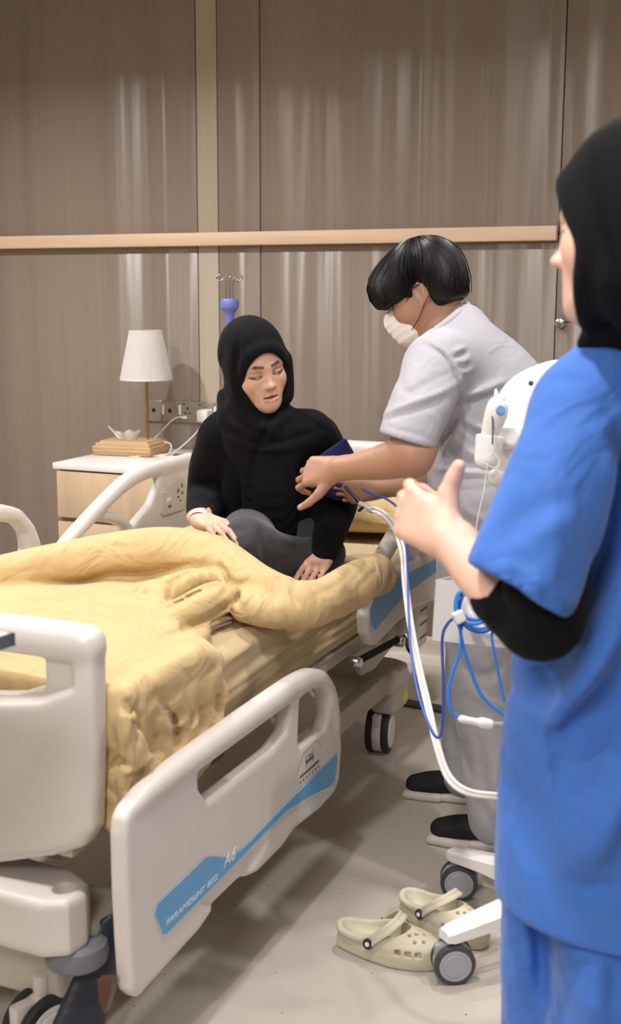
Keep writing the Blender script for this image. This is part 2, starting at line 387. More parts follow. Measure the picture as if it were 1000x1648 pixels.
def floor_mat():
    m = bpy.data.materials.new('vinyl_floor'); m.use_nodes = True; n = m.node_tree.nodes; L = m.node_tree.links; b = n['Principled BSDF']; b.inputs['Roughness'].default_value = .38
    tc = n.new('ShaderNodeTexCoord'); v = n.new('ShaderNodeTexVoronoi'); v.inputs['Scale'].default_value = 26; L.new(tc.outputs['Object'], v.inputs['Vector'])
    z = n.new('ShaderNodeTexNoise'); z.inputs['Scale'].default_value = 3; z.inputs['Detail'].default_value = 6; L.new(tc.outputs['Object'], z.inputs['Vector'])
    r0 = n.new('ShaderNodeValToRGB'); r0.color_ramp.elements[0].color = srgb(180, 172, 162); r0.color_ramp.elements[1].color = srgb(196, 188, 178); L.new(z.outputs['Fac'], r0.inputs['Fac'])
    lt = n.new('ShaderNodeMath'); lt.operation = 'LESS_THAN'; lt.inputs[1].default_value = .07; L.new(v.outputs['Distance'], lt.inputs[0])
    sp = n.new('ShaderNodeSeparateColor'); L.new(v.outputs['Color'], sp.inputs[0]); g = n.new('ShaderNodeMath'); g.operation = 'GREATER_THAN'; g.inputs[1].default_value = .55; L.new(sp.outputs[0], g.inputs[0])
    mu = n.new('ShaderNodeMath'); mu.operation = 'MULTIPLY'; L.new(lt.outputs[0], mu.inputs[0]); L.new(g.outputs[0], mu.inputs[1])
    mx = n.new('ShaderNodeMix'); mx.data_type = 'RGBA'; L.new(mu.outputs[0], mx.inputs['Factor']); L.new(r0.outputs['Color'], mx.inputs['A']); mx.inputs['B'].default_value = srgb(112, 98, 88)
    L.new(mx.outputs['Result'], b.inputs['Base Color']); return m
FLOOR = floor_mat()
X0, X1, Y0, Y1, ZC = -4.6, 2.6, -2.4, WY, 2.9
def st(o): o['kind'] = 'structure'; return o
st(box('floor', ((X0+X1)/2, (Y0+Y1)/2, -.05), ((X1-X0)/2+.1, (Y1-Y0)/2+.1, .05), FLOOR, bev=0))
st(box('ceiling', ((X0+X1)/2, (Y0+Y1)/2, ZC+.05), ((X1-X0)/2+.1, (Y1-Y0)/2+.1, .05), CEIL, bev=0))
st(box('wall_left', (X0-.05, (Y0+Y1)/2, ZC/2), (.05, (Y1-Y0)/2+.1, ZC/2), PAINT, bev=0))
st(box('wall_right', (X1+.05, (Y0+Y1)/2, ZC/2), (.05, (Y1-Y0)/2+.1, ZC/2), PAINT, bev=0))
st(box('wall_front', ((X0+X1)/2, Y0-.05, ZC/2), ((X1-X0)/2, .05, ZC/2), PAINT, bev=0))
wb = st(box('wall_back', ((X0+X1)/2, Y1+.07, ZC/2), ((X1-X0)/2, .05, ZC/2), GAP, bev=0))
def panel(x0, x1, z0, z1, m=None, dy=0):
    return box('wall_panel', ((x0+x1)/2, WY+.01-dy, (z0+z1)/2), ((x1-x0)/2-.0022, .01, (z1-z0)/2-.0022), m or WALL, wb, bev=.0015)
xs = [X0, -3.78, -2.545, -2.445, -2.247, -0.993, -0.66, 0.3, 1.4, X1]
ZR = 1.737
for i in range(len(xs)-1):
    mm = PIL if i == 2 else WALL
    panel(xs[i], xs[i+1], ZR, ZC, mm)
    if i == 5:
        panel(xs[i], xs[i+1], 1.405, ZR); panel(xs[i], xs[i+1], .10, 1.405)
    else: panel(xs[i], xs[i+1], .10, ZR, mm)
st(box('trim_1', ((X0-.993)/2, WY-.02, ZR), ((-.993-X0)/2-.001, .02, .0275), OAKH, bev=.003))
sk = bmesh.new(); prof = [(0, .10), (-.012, .10), (-.016, .096), (-.018, .07), (-.026, .03), (-.05, .006), (-.085, .001), (-.085, 0), (0, 0)]
a = [sk.verts.new((X0, WY+.005+y, z)) for y, z in prof]; b_ = [sk.verts.new((X1, WY+.005+y, z)) for y, z in prof]
for i in range(len(prof)): j = (i+1) % len(prof); sk.faces.new((a[i], a[j], b_[j], b_[i]))
sk.faces.new(a); sk.faces.new(b_[::-1])
st(bobj('baseboard_back', sk, mat('skirting_vinyl', (206, 198, 184), .4), None, 60))
st(box('trim_2', (-1.0, 4.085, .005), (1.35, .032, .005), mat('floor_strip', (66, 60, 58), .6), rz=math.radians(-6), bev=.002))
lk = empty('cabinet_lock', (-0.9723, 4.6900, 1.4014), 'small round chrome lock on the wall panel right of the oak rail', 'lock')
p = (-0.9723, 4.6900, 1.4014)
lathe('rosette', [(0, -.016), (.012, -.016), (.018, -.012), (.019, 0)], p, STEEL, lk, axis='Y')
box('thumb_turn', (p[0], p[1]-.024, p[2]), (.004, .009, .012), STEEL, lk, bev=.002)

# ------------------------------------------------------------------ bedside cabinet
nx0, nx1, ny0, ny1, nz = -2.885, -2.385, 4.08, 4.60, .83
ns = empty('bedside_cabinet', ((nx0+nx1)/2, (ny0+ny1)/2, 0), 'pale oak bedside cabinet with a white marble-look top', 'bedside cabinet')
ncx, ncy = (nx0+nx1)/2, (ny0+ny1)/2
box('body', (ncx, ncy+.018, .415), (.242, .235, .375), WOOD, ns, bev=.002)
box('plinth', (ncx, ncy+.02, .02), (.225, .215, .02), DARK, ns)
box('top', (ncx, (ny0+ny1+.09)/2, nz-.0125), (.258, (ny1+.09-ny0)/2, .0125), MARBLE, ns, bev=.002)
zt = nz-.03
for k, (z0, z1) in enumerate(((.607, .797), (.395, .588), (.05, .376))):
    d = box('drawer', (ncx, ny0+.014, (z0+z1)/2), (.242, .011, (z1-z0)/2), WOOD, ns, bev=.0015)
    box('finger_groove', (ncx, ny0+.028, z1+.008), (.238, .004, .008), mat('groove_brown', (150, 118, 88), .6), d, bev=0)

tb = empty('tissue_box', (-2.75, 4.46, nz), 'ribbed light wooden tissue box beside the lamp', 'tissue box', rz=math.radians(6))
R6 = Matrix.Rotation(math.radians(6), 3, 'Z')
def tbx(p): return Vector((-2.75, 4.46, nz)) + R6 @ Vector(p)
sd = Sdf(); nst = 7
for i in range(4):
    t = i/3.; hx = .128+.009*math.sin(math.pi*(.15+t*.6)); sd.box(tbx((0, 0, .009+i*.0125)), (hx-.004*(i == 3)*2, .098+.009*math.sin(math.pi*(.15+t*.6))-.008*(i == 3), .0070), R6, .0045, .001)
sd.box(tbx((0, 0, .028)), (.122, .092, .026), R6, .004, .001)
sd.box(tbx((0, 0, .056)), (.112, .082, .006), R6, .004, .002)
sd.mesh('box_body', .0028, OAKB, tb)
lathe('slot_rim', [(0, 0), (.052, 0), (.055, .004), (.052, .007), (.044, .007)], tbx((-.02, 0, .055)), OAKB, tb)
ts = Sdf(); c0 = tbx((-.022, -.005, .06))
def tissue():
    bm = bmesh.new(); N, Mm = 26, 12; g = []
    for i in range(N):
        u = i/(N-1); row = []
        for j in range(Mm):
            v = j/(Mm-1); w = .034+.046*v; x = (u-.5)*2*w
            top = .050-.012*math.sin(math.pi*min(1, u*1.3))**2+.012*math.exp(-(u/.14)**2)-.004*u+.003*math.sin(u*21)
            y = .012*math.sin(u*7)+.006*math.sin(u*17+v*2)*v-.01*v
            row.append(bm.verts.new(tbx((-.022+x-.01*v, y, .056+v*top))))
        g.append(row)
    for i in range(N-1):
        for j in range(Mm-1): bm.faces.new((g[i][j], g[i+1][j], g[i+1][j+1], g[i][j+1]))
    r = bmesh.ops.solidify(bm, geom=bm.faces[:], thickness=.0012)
    return bobj('tissue', bm, mat('tissue_paper', (245, 243, 243), .9, sss=0), None, 80)
tag(tissue(), 'crumpled white tissue pulled up out of the wooden tissue box', 'tissue')

# table lamp
lx, ly = -2.688, 4.49
tl = empty('table_lamp', (lx, ly, nz), 'brass table lamp with a white pleated shade', 'table lamp')
BRASS = mat('brass', (196, 152, 96), .28, metal=1)
lathe('base', [(0, 0), (.068, 0), (.070, .006), (.060, .012), (.022, .017), (.014, .03), (.018, .036), (.012, .044), (.008, .05), (0, .05)], (lx, ly, nz), BRASS, tl)
tube('pole', [(lx, ly, nz+.04), (lx, ly, 1.30)], .0065, BRASS, tl, sm=False)
bm = bmesh.new(); N = 180; ring = []
for (z, r) in ((1.150, .109), (1.153, .111), (1.25, .090), (1.352, .068), (1.356, .067)):
    ring.append([bm.verts.new((lx+(r+(.0014*(k % 2)))*math.cos(2*math.pi*k/N), ly+(r+.0014*(k % 2))*math.sin(2*math.pi*k/N), z)) for k in range(N)])
for a, b_ in zip(ring, ring[1:]):
    for k in range(N): bm.faces.new((a[k], a[(k+1) % N], b_[(k+1) % N], b_[k]))
bmesh.ops.solidify(bm, geom=bm.faces[:], thickness=.002)
SHD = mat('shade_fabric', (253, 251, 250), .8)
n_ = SHD.node_tree.nodes; tr_ = n_.new('ShaderNodeBsdfTranslucent'); tr_.inputs[0].default_value = srgb(248, 244, 240); ms_ = n_.new('ShaderNodeMixShader'); ms_.inputs[0].default_value = .35
SHD.node_tree.links.new(n_['Principled BSDF'].outputs[0], ms_.inputs[1]); SHD.node_tree.links.new(tr_.outputs[0], ms_.inputs[2]); SHD.node_tree.links.new(ms_.outputs[0], n_['Material Output'].inputs[0])
sh = bobj('lamp_shade', bm, SHD, tl, 20)
lathe('shade_trim', [(.1095, 0), (.1130, 0), (.1125, .007), (.1085, .007), (.1095, 0)], (lx, ly, 1.147), mat('shade_fabric', (243, 238, 236)), tl, ang=60)
for k in range(3):
    a = k*2.09; tube('spider_arm', [(lx, ly, 1.33), (lx+.072*math.cos(a), ly+.072*math.sin(a), 1.345)], .0015, BRASS, tl, sm=False, seg=6)
lathe('bulb', [(0, .0), (.018, .0), (.02, .03), (.03, .06), (.026, .085), (0, .10)], (lx, ly, 1.21), WHITE, tl)

# wall socket strip
sz0, sz1, sx0 = .948, 1.042, -2.815
sp = empty('socket_strip', (-2.6, WY, 1.0), 'brushed steel strip of wall sockets above the bedside cabinet', 'socket panel')
BR = mat('brushed_plate', (168, 160, 150), .35, metal=.6, grain=.08, gscale=(5, 5, 200))
px_ = [-2.815, -2.73, -2.645, -2.47, -2.30]
for i in range(4):
    box('socket_plate', ((px_[i]+px_[i+1])/2, WY-.006, (sz0+sz1)/2), ((px_[i+1]-px_[i])/2-.001, .006, (sz1-sz0)/2), BR, sp, bev=.002)
for x in (-2.806, -2.722, -2.637, -2.462, -2.395): box('switch', (x, WY-.015, 1.003), (.0055, .004, .022), WHITE, sp, bev=.002)
for x in (-2.772, -2.690): box('jack', (x, WY-.013, .998), (.0075, .002, .0085), BLACKP, sp, bev=.001)
for x in (-2.60, -2.52):
    box('socket_hole', (x, WY-.0125, 1.012), (.003, .001, .006), BLACKP, sp, bev=0)
    for s in (-1, 1): box('socket_hole', (x+s*.011, WY-.0125, .99), (.005, .001, .0025), BLACKP, sp, bev=0)
    box('neon_window', (x-.018, WY-.0125, 1.03), (.005, .001, .003), BLACKP, sp, bev=0)
cp = empty('charger_plug', (-2.505, WY-.03, .985), 'white cube charger plugged into the wall strip beside the patient', 'charger')
box('charger_body', (-2.505, WY-.036, .985), (.026, .022, .026), WHITE, cp, bev=.005); box('plug_face', (-2.505, WY-.014, .985), (.028, .002, .028), WHITE, cp, bev=.001)
cb1 = tag(tube('charging_cable', [(-2.62, WY-.018, .972), (-2.642, WY-.03, .972), (-2.665, WY-.05, .955), (-2.70, 4.60, .90), (-2.725, 4.55, .862), (-2.745, 4.50, .837), (-2.70, 4.42, .835), (-2.62, 4.40, .834), (-2.575, 4.44, .836), (-2.58, 4.50, .85), (-2.60, 4.53, .872), (-2.63, 4.53, .876), (-2.65, 4.50, .858), (-2.63, 4.44, .836), (-2.56, 4.40, .834), (-2.50, 4.43, .835)], .0028, WHITE, None, 8), 'white cable looping from the wall strip down behind the tissue box', 'cable')
box('cable_plug', (-2.612, WY-.018, .972), (.012, .007, .006), WHITE, cb1, bev=.002)
tag(tube('charging_cable', [(-2.505, WY-.055, .965), (-2.508, WY-.058, .945), (-2.52, 4.58, .90), (-2.56, 4.50, .845), (-2.60, 4.44, .8345), (-2.66, 4.37, .8335), (-2.72, 4.28, .8335)], .0028, WHITE, None, 8), 'white cable running from the charger cube onto the cabinet top', 'cable')
ph = empty('phone', (-2.50, 4.50, nz), 'dark smartphone lying flat on the bedside cabinet', 'phone', rz=.5)
Rp = Matrix.Rotation(-.62, 3, 'Z')
box('phone_body', (-2.475, 4.50, nz+.0045), (.036, .074, .004), BLACKP, ph, R=Rp, bev=.003); box('screen', (-2.475, 4.50, nz+.0087), (.033, .070, .0004), mat('phone_glass', (12, 13, 18), .1), ph, R=Rp, bev=0)

# IV pole standing behind the bed head
ix, iy = -2.14, 4.2
iv = empty('infusion_pole', (ix, iy, 0), 'chrome infusion pole with lilac collar and four hooks behind the patient', 'drip stand')
tube('pole', [(ix, iy, .05), (ix, iy, 1.42)], .0095, STEEL, iv, sm=False, seg=16)
lathe('collar', [(.0105, 0), (.016, .002), (.018, .045), (.026, .06), (.033, .066), (.036, .075), (.036, .098), (.032, .104), (0, .104)], (ix, iy, 1.385), mat('lilac_plastic', (112, 124, 205), .4), iv)
for k in range(4):
    a = k*math.pi/2+.5; c, s = math.cos(a), math.sin(a); o = .013
    hk = [(ix+c*o, iy+s*o, 1.47), (ix+c*(o+.001), iy+s*(o+.001), 1.55)]
    for t in range(13):
        th = -math.pi/2-t*.42; rr = .0135; hk.append((ix+c*(o+.008+rr+rr*math.sin(th)*1.0), iy+s*(o+.008+rr+rr*math.sin(th)), 1.572+rr*math.cos(th)*.8-.004))
    tube('hook', hk, .0034, STEEL, iv, 8, 3)
for k in range(5):
    a = k*2*math.pi/5+.6; tube('leg', [(ix, iy, .08), (ix+.25*math.cos(a), iy+.25*math.sin(a), .055)], .012, STEEL, iv, sm=False)
    lathe('castor', [(0, -.01), (.025, -.01), (.025, .01), (0, .01)], (ix+.25*math.cos(a), iy+.25*math.sin(a), .025), DARK, iv, axis='X')

# ------------------------------------------------------------------ hospital bed
NX, FX, CX = -1.105, -2.12, -1.61      # near rail, far rail, centre line
bed = empty('hospital_bed', (CX, 2.9, 0), 'cream electric hospital bed with blue-striped side rails', 'bed')
# castors
def castor(c, r, w, parent, ang, name='castor', tread=DARK, hub=LGREY, fork=LGREY):
    R = Matrix.Rotation(ang, 3, 'Z'); c = Vector(c); e = None
    bm = bmesh.new()
    add_lathe(bm, [(0, -w*.20), (r*.93, -w*.20), (r*.96, -w*.15), (r*.96, w*.15), (r*.93, w*.20), (0, w*.20)], c, 'X', 40, R)
    add_box(bm, c+R @ Vector((0, -r*.55, r*.62)), (w*.20, r*.36, r*.30), R, r*.1, 2)
    add_lathe(bm, [(0, 0), (r*.22, 0), (r*.22, r*.6), (0, r*.6)], c+Vector((0, 0, r*.9)), 'Z', 16)
    e = bobj(name, bm, fork, parent, 40)
    for s in (-1, 1):
        pr = [(0, -.15*w), (r*.90, -.15*w), (r*.98, -.12*w), (r, -.05*w), (r, .05*w), (r*.96, .13*w), (r*.80, .16*w), (r*.78, .16*w)]
        pr = [(a_, b2*s) for a_, b2 in pr]
        lathe('wheel', pr, c+R @ Vector((s*w*.36, 0, 0)), tread, e, 'X', 40, R, 50)
        h = [(0, .20*w), (r*.55, .20*w), (r*.60, .17*w), (r*.64, .19*w), (r*.76, .18*w), (r*.78, .14*w), (r*.78, 0)]
        lathe('hub_cap', [(a_, b2*s) for a_, b2 in h], c+R @ Vector((s*w*.36, 0, 0)), hub, e, 'X', 40, R, 30)
    return e
for x, y, a in ((-1.305, 3.64, .14), (-1.93, 3.64, .14), (-1.345, 1.80, -.35), (-1.90, 1.80, .2)):
    castor((x, y, .0755), .0755, .075, bed, a, hub=WHITE, fork=BED)
# chassis
box('chassis_beam', (-1.275, 2.72, .262), (.022, .86, .036), BEDM, bed, bev=.006)
box('chassis_beam', (-1.945, 2.72, .262), (.022, .86, .036), BEDM, bed, bev=.006)
s = Sdf(); s.add(p_plate([(-1.99, 3.47), (-1.99, 3.72), (-1.93, 3.75), (-1.29, 3.75), (-1.235, 3.72), (-1.235, 3.56), (-1.30, 3.47)], 2, .262, .037, .02))
s.box((-1.28, 3.66, .205), (.045, .075, .06), None, .02, .02); s.box((-1.94, 3.66, .205), (.045, .075, .06), None, .02, .02)
s.mesh('head_cross_cover', .007, BEDM, bed)
box('warning_sticker', (-1.2345, 3.69, .185), (.001, .022, .018), mat('sticker_yellow', (222, 220, 60), .5), bed, bev=0)
s = Sdf(); s.box((-1.61, 1.86, .275), (.40, .075, .055), None, .02); s.box((-1.61, 1.85, .18), (.31, .05, .05), None, .01, .02); s.mesh('foot_cross_cover', .008, BEDM, bed)
# rounded corner arms with a pocket on top and grey bumper wheels under them
for sx in (1, -1):
    def mx(x): return CX+sx*(x-CX)
    s = Sdf(); pts = [(-1.62, 1.70), (-1.62, 1.86), (-1.28, 1.83), (-1.225, 1.80), (-1.205, 1.76), (-1.215, 1.715), (-1.26, 1.69)]
    s.add(p_plate([(mx(x), y) for x, y in pts], 2, .352, .058, .016)); s.cap((mx(-1.252), 1.755, .40), (mx(-1.252), 1.755, .43), .020, op='s', k=.006)
    s.disp(lambda X, Y, Z, sx=sx: np.maximum(0, (Z-.36))*np.clip((-(np.abs(X-CX)) + .22)*2.2, -.6, 1)*-.0)
    s.mesh('corner_arm', .005, BED, bed)
    lathe('bumper_wheel', [(0, -.026), (.048, -.026), (.058, -.018), (.062, 0), (.058, .018), (.048, .026), (0, .026)], (mx(-1.242), 1.775, .275), GREYP, bed)
    tube('bumper_bolt', [(mx(-1.242), 1.775, .24), (mx(-1.242), 1.775, .31)], .012, STEEL, bed, sm=False)
lathe('hex_bolt', [(0, .01), (.009, .01), (.009, 0)], (-1.24, 1.79, .205), STEEL, bed, 'X')
# lifting columns and deck frame
for y in (2.25, 3.3):
    box('lift_column', (CX, y, .36), (.07, .09, .14), BEDM, bed, bev=.01)
box('actuator_box', (-1.42, 2.45, .40), (.07, .16, .055), mat('actuator_grey', (128, 122, 114), .5), bed, bev=.01)
box('motor_cap', (-1.345, 2.22, .40), (.02, .03, .035), DARK, bed, bev=.006)
for x in (-1.25, -1.97): box('deck_rail', (x, 2.86, .495), (.016, 1.10, .026), BEDM, bed, bev=.004)
for y in (1.80, 2.30, 2.75, 3.2, 3.65, 3.95): box('deck_cross', (CX, y, .495), (.36, .02, .02), BEDM, bed, bev=.003)
for k in range(4): box('deck_panel', (CX, 2.08+k*.53, .5265), (.40, .255, .004), BEDM, bed, bev=.002)
for y in (2.86, 2.62): tube('strap_hook', [(-1.235, y, .475), (-1.228, y+.01, .452), (-1.228, y+.028, .438), (-1.228, y+.045, .448), (-1.228, y+.043, .465)], .007, BED, bed, 8)
# gas spring and linkage plate under the head rail
s = Sdf(); s.add(p_plate([(3.22, .46), (3.28, .50), (3.62, .52), (3.72, .48), (3.70, .40), (3.55, .385), (3.40, .36), (3.30, .37)], 0, -1.25, .012, .006))
s.mesh('linkage_plate', .005, BEDM, bed)
gs = tube('gas_spring', [(-1.2000, 3.1592, 0.4625), (-1.2000, 3.4989, 0.4341)], .011, mat('strut_black', (14, 14, 16), .9), bed, 12, sm=False)
tube('spring_rod', [(-1.2000, 3.0997, 0.4701), (-1.2000, 3.1693, 0.4615)], .007, STEEL, gs, sm=False)
for q in ((-1.2000, 3.1243, 0.4668), (-1.2000, 3.5112, 0.4268)): lathe('pivot_cap', [(0, .02), (.014, .02), (.018, .014), (.018, -.01), (0, -.01)], q, STEEL, gs, 'X', 20)
box('release_cover', (-1.175, 3.62, .47), (.02, .05, .085), BED, bed, bev=.012)
for k in range(3): box('cover_slot', (-1.1545, 3.62, .42+k*.045), (.001, .034, .003), mat('slot_grey', (90, 84, 80)), bed, bev=0)
# foot board and head board
def board(y0, zt, name):
    s = Sdf(); hw = .447
    R_ = [(CX+hw-.03, zt), (CX+hw-.006, zt-.012), (CX+hw, zt-.035), (CX+hw-.002, .70), (CX+hw-.008, .60), (CX+hw-.012, .54), (CX+hw-.035, .505), (CX+hw-.10, .475), (CX+.2, .43), (CX, .415)]
    pts = R_ + [(2*CX-x, z) for x, z in R_[::-1][1:]]
    s.add(p_plate(pts, 1, y0, .028, .016))
    s.cap((CX-hw+.03, y0, zt-.027), (CX+hw-.03, y0, zt-.027), .031, k=.02)
    hole = [(CX-.33, zt-.062), (CX-.33, zt-.118), (CX-.27, zt-.14), (CX-.15, zt-.155), (CX+.15, zt-.155), (CX+.27, zt-.14), (CX+.33, zt-.118), (CX+.33, zt-.062)]
    s.add(p_plate(hole, 1, y0, .08, .006), .012, 's')
    pocket = [(CX-.40, zt-.062), (CX-.40, zt-.105), (CX-.33, zt-.14), (CX-.15, zt-.17), (CX+.15, zt-.17), (CX+.33, zt-.14), (CX+.40, zt-.105), (CX+.40, zt-.062)]
    s.add(p_plate(pocket, 1, y0-.033, .022, .01), .016, 's')
    return s.mesh(name, .0055, BED, bed, 1)
board(1.765, .915, 'foot_board'); board(4.03, .985, 'head_board')
# foot-end side rail
def foot_rail(xc, dz, dy, face):
    T = .019
    out = [(1.712, .560), (1.718, .590), (1.735, .605), (1.80, .618), (1.95, .626), (2.45, .630), (2.56, .622), (2.64, .595), (2.70, .54), (2.735, .46), (2.748, .36), (2.735, .28), (2.70, .255), (2.60, .250), (2.45, .262), (2.38, .248), (2.25, .246), (2.18, .262), (2.05, .262), (1.98, .245), (1.80, .234), (1.745, .230), (1.722, .256), (1.716, .35), (1.712, .45)]
    s = Sdf(); s.add(p_plate([(y+dy, z+dz) for y, z in out], 0, xc, T, .012))
    s.chain([(xc, 1.76+dy, .592+dz), (xc, 1.85+dy, .603+dz), (xc, 2.2+dy, .606+dz), (xc, 2.46+dy, .604+dz), (xc, 2.56+dy, .593+dz), (xc, 2.635+dy, .565+dz), (xc, 2.69+dy, .50+dz), (xc, 2.715+dy, .43+dz)], [.018, .024, .026, .026, .027, .027, .026, .02], .012)
    s.add(p_plate([(y+dy, z+dz) for y, z in ((1.985, .578), (1.985, .545), (2.02, .505), (2.33, .505), (2.40, .52), (2.435, .578))], 0, xc, .08, .012), .014, 's')
    s.add(p_plate([(y+dy, z+dz) for y, z in ((2.48, .572), (2.475, .53), (2.47, .468), (2.485, .455), (2.625, .452), (2.655, .475), (2.655, .525), (2.62, .56), (2.55, .576))], 0, xc, .08, .01), .014, 's')
    s.add(p_plate([(y+dy, z+dz) for y, z in ((2.0, .30), (2.05, .262), (2.18, .262), (2.28, .30), (2.15, .32))], 0, xc+face*(T+.012), .02, .01), .02, 's')
    r = s.mesh('foot_side_rail', .0048, BED, bed, 1)
    f = xc+face*(T+.0005)
    st_ = [(-1.0860, 1.8018, 0.3709), (-1.0860, 1.8114, 0.3849), (-1.0860, 2.0022, 0.3924), (-1.0860, 2.0285, 0.3833), (-1.0860, 2.0967, 0.3501), (-1.0860, 2.1631, 0.3374), (-1.0860, 2.7023, 0.3619), (-1.0860, 2.7069, 0.3437), (-1.0860, 2.6910, 0.2947), (-1.0860, 2.6662, 0.2876), (-1.0860, 2.5393, 0.3128), (-1.0860, 2.3939, 0.3321), (-1.0860, 2.1103, 0.3189), (-1.0860, 1.8455, 0.3084), (-1.0860, 1.8316, 0.3118)]
    ec = [Vector((f, q[1]+dy, q[2]+dz)) for q in st_]
    cen = sum(ec, Vector())/len(ec)
    prism('stripe_border', [q+Vector((0, 0, -.0035 if q.z < cen.z+(q.y-cen.y)*.0 else 0)) for q in ec], Vector((face*.0008, 0, 0)), WHITE, r)
    prism('stripe', ec, Vector((face*.0016, 0, 0)), STRIPE, r)
    Rt = Matrix(((0, 0, face), (face, 0, 0), (0, 1, 0)))
    if face > 0:
        text('lettering', 'PARAMOUNT BED', (f+.0018, 1.945+dy, .329+dz), Rt, .017, mat('print_pale', (196, 216, 236), .5), r, shear=.3, sx=1.5)
        text('lettering', 'A6', (f+.0018, 2.105+dy, .345+dz), Rt, .036, WHITE, r, shear=.3, sx=1.3)
        INK = mat('label_ink', (96, 88, 84), .6)
        c = Vector((f+.0006, 2.545+dy, .405+dz))
        bm = bmesh.new()
        def ln(y0, z0, y1, z1, w=.0012):
            a_, b2 = Vector((0, y0, z0)), Vector((0, y1, z1)); d = (b2-a_).normalized(); nn = Vector((0, -d.z, d.y))*w/2
            vs = [bm.verts.new(c+v) for v in (a_-nn, b2-nn, b2+nn, a_+nn)]; bm.faces.new(vs)
        ln(-.09, -.005, -.05, .030); ln(-.05, .030, .03, .036); ln(.03, .036, .06, .01); ln(-.09, -.048, .05, -.048, .0008)
        ln(-.035, -.012, -.035, .022, .002); ln(.01, -.012, .01, .022, .002); ln(-.035, .002, .01, .002, .008); ln(-.02, .012, .002, .012, .004)
        ln(-.07, -.022, .045, -.022, .006)
        for k in range(7): ln(-.07+k*.018, -.036, -.064+k*.018, -.036, .006)
        bobj('bed_position_mark', bm, INK, r)
    return r
foot_rail(NX, 0, 0, 1); foot_rail(FX, .300, .17, -1)
# head-end side rail, raised
def head_rail(xc, face):
    s = Sdf(); P = lambda L: [(xc, y, z) for y, z in L]
    s.add(p_plate([(2.955, .655), (2.965, .60), (3.00, .562), (3.04, .552), (3.20, .572), (3.40, .575), (3.60, .55), (3.78, .545), (3.84, .56), (3.87, .60), (3.87, .905), (3.82, .93), (3.66, .925), (3.60, .90), (3.565, .84), (3.53, .80), (3.45, .765), (3.385, .73), (3.30, .73), (3.10, .73), (3.0, .72)], 0, xc, .018, .012))
    s.chain(P([(2.975, .70), (3.03, .745), (3.16, .805), (3.30, .862), (3.41, .897), (3.55, .912), (3.83, .917)]), [.022, .024, .025, .026, .027, .026, .024], .015)
    s.chain(P([(3.20, .812), (3.30, .79), (3.37, .76), (3.40, .72)]), [.017, .019, .02, .022], .012)
    s.add(p_plate([(3.285, .832), (3.33, .812), (3.395, .785), (3.43, .775), (3.50, .805), (3.545, .84), (3.56, .868), (3.545, .884), (3.44, .872)], 0, xc, .08, .008), .012, 's')
    s.add(p_plate([(3.03, .735), (3.06, .735), (3.16, .735), (3.33, .735), (3.30, .765), (3.19, .788), (3.13, .77)], 0, xc, .08, .006), .012, 's')
    r = s.mesh('head_side_rail', .0048, BED, bed, 1)
    f = xc+face*.0185
    st_ = [(2.975, .665), (2.985, .625), (3.015, .603), (3.26, .645), (3.66, .655), (3.86, .650), (3.86, .682), (3.66, .69), (3.31, .70), (3.1, .715), (3.0, .715)]
    prism('stripe', [Vector((f, y, z)) for y, z in st_], Vector((face*.0012, 0, 0)), STRIPE, r)
    fi = xc-face*.0185
    # control pad on the inner face
    s2 = Sdf(); s2.add(p_plate([(3.585, .83), (3.60, .845), (3.72, .868), (3.755, .862), (3.765, .845), (3.765, .762), (3.74, .745), (3.60, .745), (3.585, .76)], 0, fi, .006, .004)); cpn = s2.mesh('control_panel', .003, mat('panel_grey', (196, 190, 180), .45), r)
    fx2 = fi-face*.0065
    INK = mat('label_ink', (96, 88, 84), .6)
    for (y, z, a_, b2) in ((3.62, .83, .03, .0012), (3.635, .80, .022, .011), (3.64, .776, .018, .006), (3.70, .822, .010, .010), (3.728, .838, .008, .010), (3.70, .80, .008, .005), (3.73, .81, .008, .008), (3.715, .785, .010, .004)):
        box('control_button', (fx2, y, z), (.0012, a_*.6, b2*.7), INK if a_ < .03 and b2 != .011 else WHITE, r, bev=.0005)
    for k in range(4): lathe('indicator', [(0, .001), (.004, .001), (.004, 0)], (xc+face*.0185, 3.71, .74+k*.016), INK, r, 'X', 10)
    return r
head_rail(NX-.012, 1); head_rail(FX, -1)
tube('power_cord', [(-1.28, 3.85, .40), (-1.27, 3.86, .30), (-1.25, 3.9, .33), (-1.27, 3.93, .38), (-1.3, 3.9, .30), (-1.26, 3.87, .27), (-1.28, 3.83, .33), (-1.32, 3.82, .40)], .008, BLACKP, bed, 8)
# navy pedal strap with an orange-brown reflector by the foot castor
s = Sdf(); s.chain([(-1.20, 1.83, .30), (-1.215, 1.78, .20), (-1.23, 1.73, .10), (-1.235, 1.70, .03)], [.03, .045, .055, .05], .01, flat=((.75, -.66, 0), .35))
fp = s.mesh('brake_pedal', .005, mat('pedal_navy', (34, 36, 50), .45), bed, 1)
prism('reflector', [Vector((-1.1408, 1.6900, 0.2839)), Vector((-1.1091, 1.6900, 0.2915)), Vector((-1.1126, 1.6900, 0.2639)), Vector((-1.1270, 1.6900, 0.2210)), Vector((-1.1369, 1.6900, 0.2432))], Vector((0, .02, 0)), mat('reflector_amber', (86, 54, 36), .3), fp)

